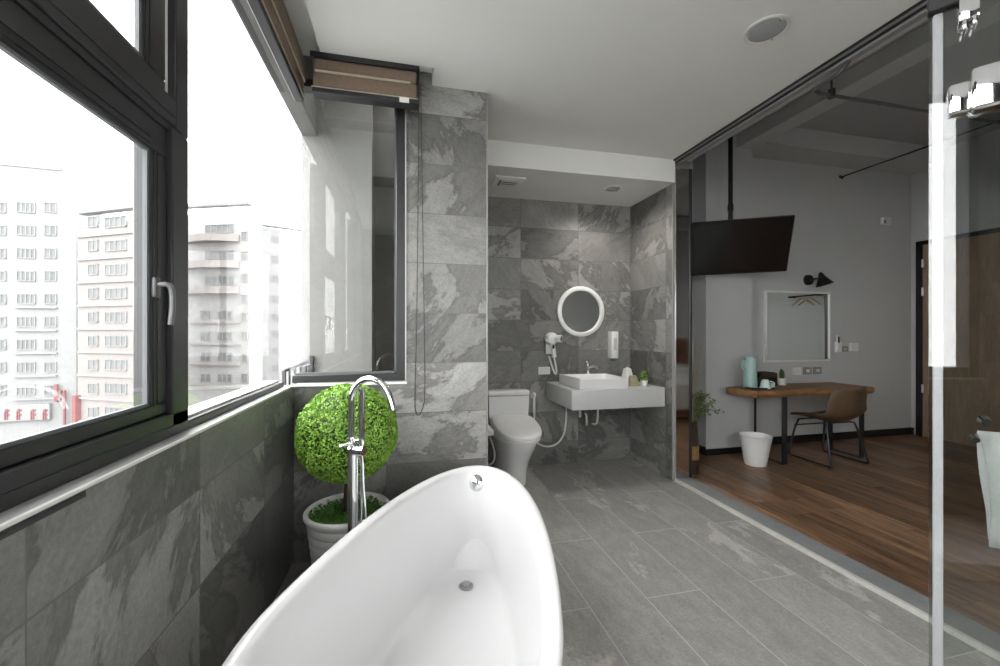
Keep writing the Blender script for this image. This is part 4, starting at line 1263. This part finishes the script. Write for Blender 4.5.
plate('socket_plate', 'white wall socket above the desk, next to two grey ones', 'socket', 792.5, 800.5, 367.5, 374.8, 'plastic', 'trimw')
plate('socket_plate', 'grey wall socket in the middle of the three above the desk', 'socket', 803, 811, 367.3, 374.2, 'outletgrey', 'trimw')
plate('socket_plate', 'grey wall socket nearest the chair back, last of three above the desk', 'socket', 812.8, 820.8, 367.0, 373.9, 'outletgrey', 'alu')
rc_ = plate('remote_holder', 'white remote control holder right of the framed mirror', 'holder', 834.5, 839.5, 342, 352, 'plastic', None, 0.03)
MB().rbox(5.045, 5.085, 3.898, 3.915, 1.09, 1.26, 0.004, 2).build('remote_control', 'plastic', rc_)
MB().rbox(5.05, 5.08, 3.896, 3.90, 1.17, 1.245, 0.002, 1).build('remote_display', 'black', rc_)
plate('switch_plate', 'small brown switch plate between remote holder and white switch', 'switch', 840.5, 847.5, 346.2, 351.8, M['outletgrey'], 'cream')
plate('switch_plate', 'white card switch right of the brown switch plate', 'switch', 849, 856, 343, 351, 'plastic', None, 0.03)
al = plate('alarm_sensor', 'small white alarm box high on the desk wall', 'sensor', 880, 888, 217.5, 225.5, 'plastic', None, 0.04)
pq = at(881, 222.6, YDESK / ray(881).y)
MB().rbox(pq.x - 0.012, pq.x + 0.012, YDESK - 0.046, YDESK - 0.038, pq.z - 0.02, pq.z + 0.02, 0.002, 1).build('lens', 'black', al)

# door in the right bedroom wall
dr = thing('door_1', 'pale wooden bedroom door in a black frame', 'door', (XBED, 3.35, 0), kind='structure')
fdm = MB()
fdm.rbox(XBED - 0.03, XBED, 3.80, 3.865, 0.005, 2.43, 0.003, 1)
fdm.rbox(XBED - 0.03, XBED, 2.80, 2.865, 0.005, 2.43, 0.003, 1)
fdm.rbox(XBED - 0.03, XBED, 2.80, 3.865, 2.38, 2.43, 0.003, 1)
fdm.build('frame', 'black', dr)
MB().box(XBED - 0.015, XBED - 0.001, 2.865, 3.80, 0.008, 2.38).build('leaf', 'doorwood', dr)
for z in (0.55, 1.75, 2.10):
    MB().cyl((XBED - 0.02, 3.80, z), (XBED - 0.02, 3.80, z + 0.1), 0.012, n=12).build('hinge', 'alu', dr)
MB().tube([(XBED - 0.015, 2.93, 1.0), (XBED - 0.07, 2.93, 1.0), (XBED - 0.07, 3.05, 1.0)], 0.01, 10, 1).build('handle', 'alu', dr)

# clothes rail on the door wall, seen only in the framed mirror
rr_ = thing('clothes_rail', 'dark clothes rail with hangers on the door wall, seen in the framed mirror', 'rail', (6.15, 2.55, 1.87))
MB().tube([(6.26, 2.30, 1.87), (6.12, 2.30, 1.87), (6.12, 2.32, 1.87), (6.12, 2.74, 1.87), (6.12, 2.76, 1.87), (6.26, 2.76, 1.87)], 0.012, 10).build('rail', 'legsteel', rr_)
hg = thing('clothes_hanger', 'pale wooden hanger on the clothes rail, nearer the door', 'hanger', (6.12, 2.66, 1.70), group='hangers on the clothes rail')


def hanger_parts(t, x, y, z):
    MB().tube([(x, y, z - 0.04), (x, y, z - 0.005), (x + 0.012, y, z + 0.012), (x, y, z + 0.02), (x - 0.01, y, z + 0.012)], 0.003, 6, 1).build('hook', 'alu', t)
    MB().tube([(x - 0.1, y - 0.10, z - 0.15), (x - 0.02, y - 0.02, z - 0.05), (x, y, z - 0.04), (x + 0.02, y + 0.02, z - 0.05), (x + 0.1, y + 0.10, z - 0.15)], 0.011, 8, 1).build('shoulder', 'goldwood', t)


hanger_parts(hg, 6.12, 2.66, 1.87)
dup(hg, (6.12, 2.55, 1.70), 'pale wooden hanger on the clothes rail, farther from the door')

# tall vase with dried stalks behind the partition
vs = thing('floor_vase', 'dark floor vase with dried grass and olive leaves by the partition end', 'vase', (2.575, 3.31, 0.005))
vx, vy = 2.575, 3.31
MB().lathe((vx, vy, 0.005), [(0.001, 0), (0.06, 0), (0.064, 0.01), (0.064, 0.13)], 32, True, False).build('lower_body', M['vase'], vs)
MB().lathe((vx, vy, 0.005), [(0.0645, 0.13), (0.066, 0.14), (0.066, 0.245), (0.0645, 0.255)], 32, False, False).build('wood_band', 'vaseband', vs)
MB().lathe((vx, vy, 0.005), [(0.064, 0.255), (0.062, 0.30), (0.055, 0.40), (0.048, 0.46), (0.05, 0.47), (0.044, 0.47), (0.04, 0.40), (0.001, 0.395)], 32, False, True).build('neck', M['vase'], vs)
ds_, lv_ = MB(), MB()
for k in range(16):
    a = random.uniform(0, 2 * pi)
    lean = random.uniform(0.05, 0.2)
    h = random.uniform(0.45, 0.85)
    tip = Vector((vx + 0.06 + cos(a) * lean * 0.8, vy + 0.05 + abs(sin(a)) * lean * 0.3, 0.47 + h))
    ds_.tube([(vx, vy, 0.41), (vx + (tip.x - vx) * 0.3, vy + (tip.y - vy) * 0.3, 0.44 + h * 0.45), tip], [0.0032, 0.0026, 0.0015], 5, 1)
    if k % 2 == 0:
        for j in range(22):
            q_ = Vector((vx, vy, 0.45)).lerp(tip, 0.75 + 0.25 * j / 22)
            leaf(ds_, q_ + rnd_dir() * 0.006, rnd_dir(), 0.016, 0.3)
for k in range(20):
    a = random.uniform(-1.2, 1.2)
    L_ = random.uniform(0.18, 0.40)
    tip = Vector((vx + cos(a) * L_, vy + 0.02 + abs(sin(a)) * L_ * 0.5, 0.50 + random.uniform(0.02, 0.24)))
    base = Vector((vx, vy, 0.44))
    midp = base.lerp(tip, 0.5) + Vector((0, 0, 0.08))
    lv_.tube([base, midp, tip], 0.0018, 5, 1)
    for j in range(26):
        u = random.uniform(0.25, 1)
        q_ = base * (1 - u) ** 2 + midp * 2 * u * (1 - u) + tip * u * u
        leaf(lv_, q_ + rnd_dir() * 0.025, rnd_dir(), random.uniform(0.025, 0.045), 0.45)
ds_.build('dried_grass', 'dry', vs, fix=False)
lv_.build('leaf_sprays', 'olive', vs, fix=False)

# ------------------------------------------------------------------ bed, outside the frame but mirrored in the polished jamb
bd = thing('bed', 'double bed with white linen, mirrored in the polished partition end', 'bed', (4.6, 0.1, 0.005))
MB().rbox(3.75, 5.75, YBACK + 0.12, 1.05, 0.06, 0.26, 0.01, 2).build('base', 'bedwood', bd)
for lx in (3.85, 5.65):
    for ly in (YBACK + 0.2, 0.95):
        MB().rbox(lx - 0.03, lx + 0.03, ly - 0.03, ly + 0.03, 0.005, 0.07, 0.004, 1).build('leg', 'bedwood', bd)
MB().rbox(3.77, 5.73, YBACK + 0.13, 1.04, 0.255, 0.50, 0.05, 4).build('mattress', 'linen', bd)
MB().rbox(3.72, 5.78, -0.75, 1.09, 0.16, 0.56, 0.05, 4).build('duvet', 'linen', bd)
MB().rbox(3.6, 5.9, YBACK + 0.005, YBACK + 0.10, 0.005, 1.15, 0.01, 2).build('headboard', 'bedwood', bd)
pl = thing('pillow', 'white pillow on the bed, nearer the bathroom', 'pillow', (4.25, -1.0, 0.5), group='pillows on the bed')
pm = MB()
bmesh.ops.create_uvsphere(pm.bm, u_segments=24, v_segments=14, radius=1)
for v in pm.bm.verts:
    x, y, z = v.co
    v.co = (4.25 + 0.36 * math.copysign(abs(x) ** 0.6, x), -1.0 + 0.23 * math.copysign(abs(y) ** 0.6, y), 0.58 + 0.075 * z)
pm.build('cushion', 'linen', pl, 80)
dup(pl, (5.25, -1.0, 0.5), 'white pillow on the bed, nearer the door wall')

# ------------------------------------------------------------------ shower glass at the right edge
E0 = at(939, 332, 1.03)
E0.z = 0
gd = Vector((0.57, -0.82, 0)).normalized()
gn = Vector((gd.y, -gd.x, 0))
GM = Matrix(((gd.x, gn.x, 0, E0.x), (gd.y, gn.y, 0, E0.y), (0, 0, 1, 0), (0, 0, 0, 1)))
sg = thing('shower_screen', 'clear glass shower screen with chrome hinge at the right edge', 'shower screen', (E0.x + gd.x * 0.4, E0.y + gd.y * 0.4, 0.0))
MB().merge(MB().box(-0.018, 0.80, -0.004, 0.004, 0.012, 2.10).bm, GM).build('pane', 'showerglass', sg)
MB().merge(MB().rbox(-0.010, 0.008, -0.022, -0.0045, 0.0, 2.10, 0.004, 2).bm, GM).build('edge_seal', M['sealwhite'], sg)
MB().merge(MB().rbox(0.0, 0.80, -0.006, 0.006, 0.0, 0.014, 0.002, 1).bm, GM).build('bottom_seal', M['alu'], sg)
MB().merge(MB().rbox(-0.02, 0.80, -0.016, 0.016, 2.10, 2.135, 0.003, 1).bm, GM).build('top_rail', 'black', sg)
z0_, z1_ = 1.3 + (332 - 116) * 1.0 / 412, 1.3 + (332 - 82) * 1.0 / 412
MB().merge(MB().rbox(0.014, 0.052, -0.022, 0.022, z0_ + 0.004, z1_ - 0.004, 0.008, 3).bm, GM).build('hinge_plate', 'chrome', sg)
MB().merge(MB().rbox(0.050, 0.125, -0.030, 0.030, z0_, z1_ + 0.02, 0.010, 3).bm, GM).build('hinge_plate', 'chrome', sg)
MB().merge(MB().rbox(0.030, 0.065, -0.028, 0.028, 2.045, 2.10, 0.005, 2).rbox(0.036, 0.044, -0.03, 0.03, 2.02, 2.05, 0.003, 1).rbox(0.052, 0.06, -0.03, 0.03, 2.025, 2.05, 0.003, 1).bm, GM).build('roller_clip', 'chrome', sg)
tbm = MB().tube([(0.062, -0.004, 1.04), (0.062, -0.05, 1.04), (0.068, -0.055, 1.04), (0.5, -0.055, 1.04), (0.51, -0.05, 1.04), (0.51, -0.004, 1.04)], 0.007, 10)
MB().merge(tbm.bm, GM).build('towel_bar', 'chrome', sg)
MB().merge(MB().cyl((0.078, -0.003, 1.085), (0.078, -0.035, 1.085), 0.008, 0.012, 16).bm, GM).build('knob', 'chrome', sg)
# white towel over the bar
twl = MB()
rows = []
for i in range(17):
    u = i / 16
    for_side = []
    rows.append([])
    s_len = u * 0.56 - 0.28                         # along the cloth, 0 at the bar
    for k in range(13):
        w = k / 12
        z = 1.052 - max(0, abs(s_len) - 0.016)
        side = -1 if s_len < 0 else 1
        yy = -0.055 + side * min(abs(s_len), 0.016) * 0.95 + side * 0.006 * sin(6 * w + 5 * abs(s_len)) * min(1, abs(s_len) * 8)
        edge_in = 0.018 * min(1, abs(s_len) * 5) * (1 - w)
        rows[-1].append((0.070 + edge_in + w * 0.30 + 0.004 * sin(14 * s_len), yy, z + 0.01 * (w - 0.5)))
twl.loft(rows, False, False, closed=False).xf(GM)
tw = twl.build('hand_towel', 'towel', None, 80)
tag(tw, 'white towel draped over the chrome bar of the shower glass', 'towel')
sm_ = tw.modifiers.new('thickness', 'SOLIDIFY')
sm_.thickness = 0.008
sm_.offset = 1

# unseen low white step, added for the pale band reflected in the shower glass
tag(MB().rbox(XL + 0.003, 0.02, YBACK + 0.003, -0.35, 0.0, 0.10, 0.012, 3).build('reflection_step', 'ceramic'), 'low white step added out of view for the pale band in the shower glass', 'step')
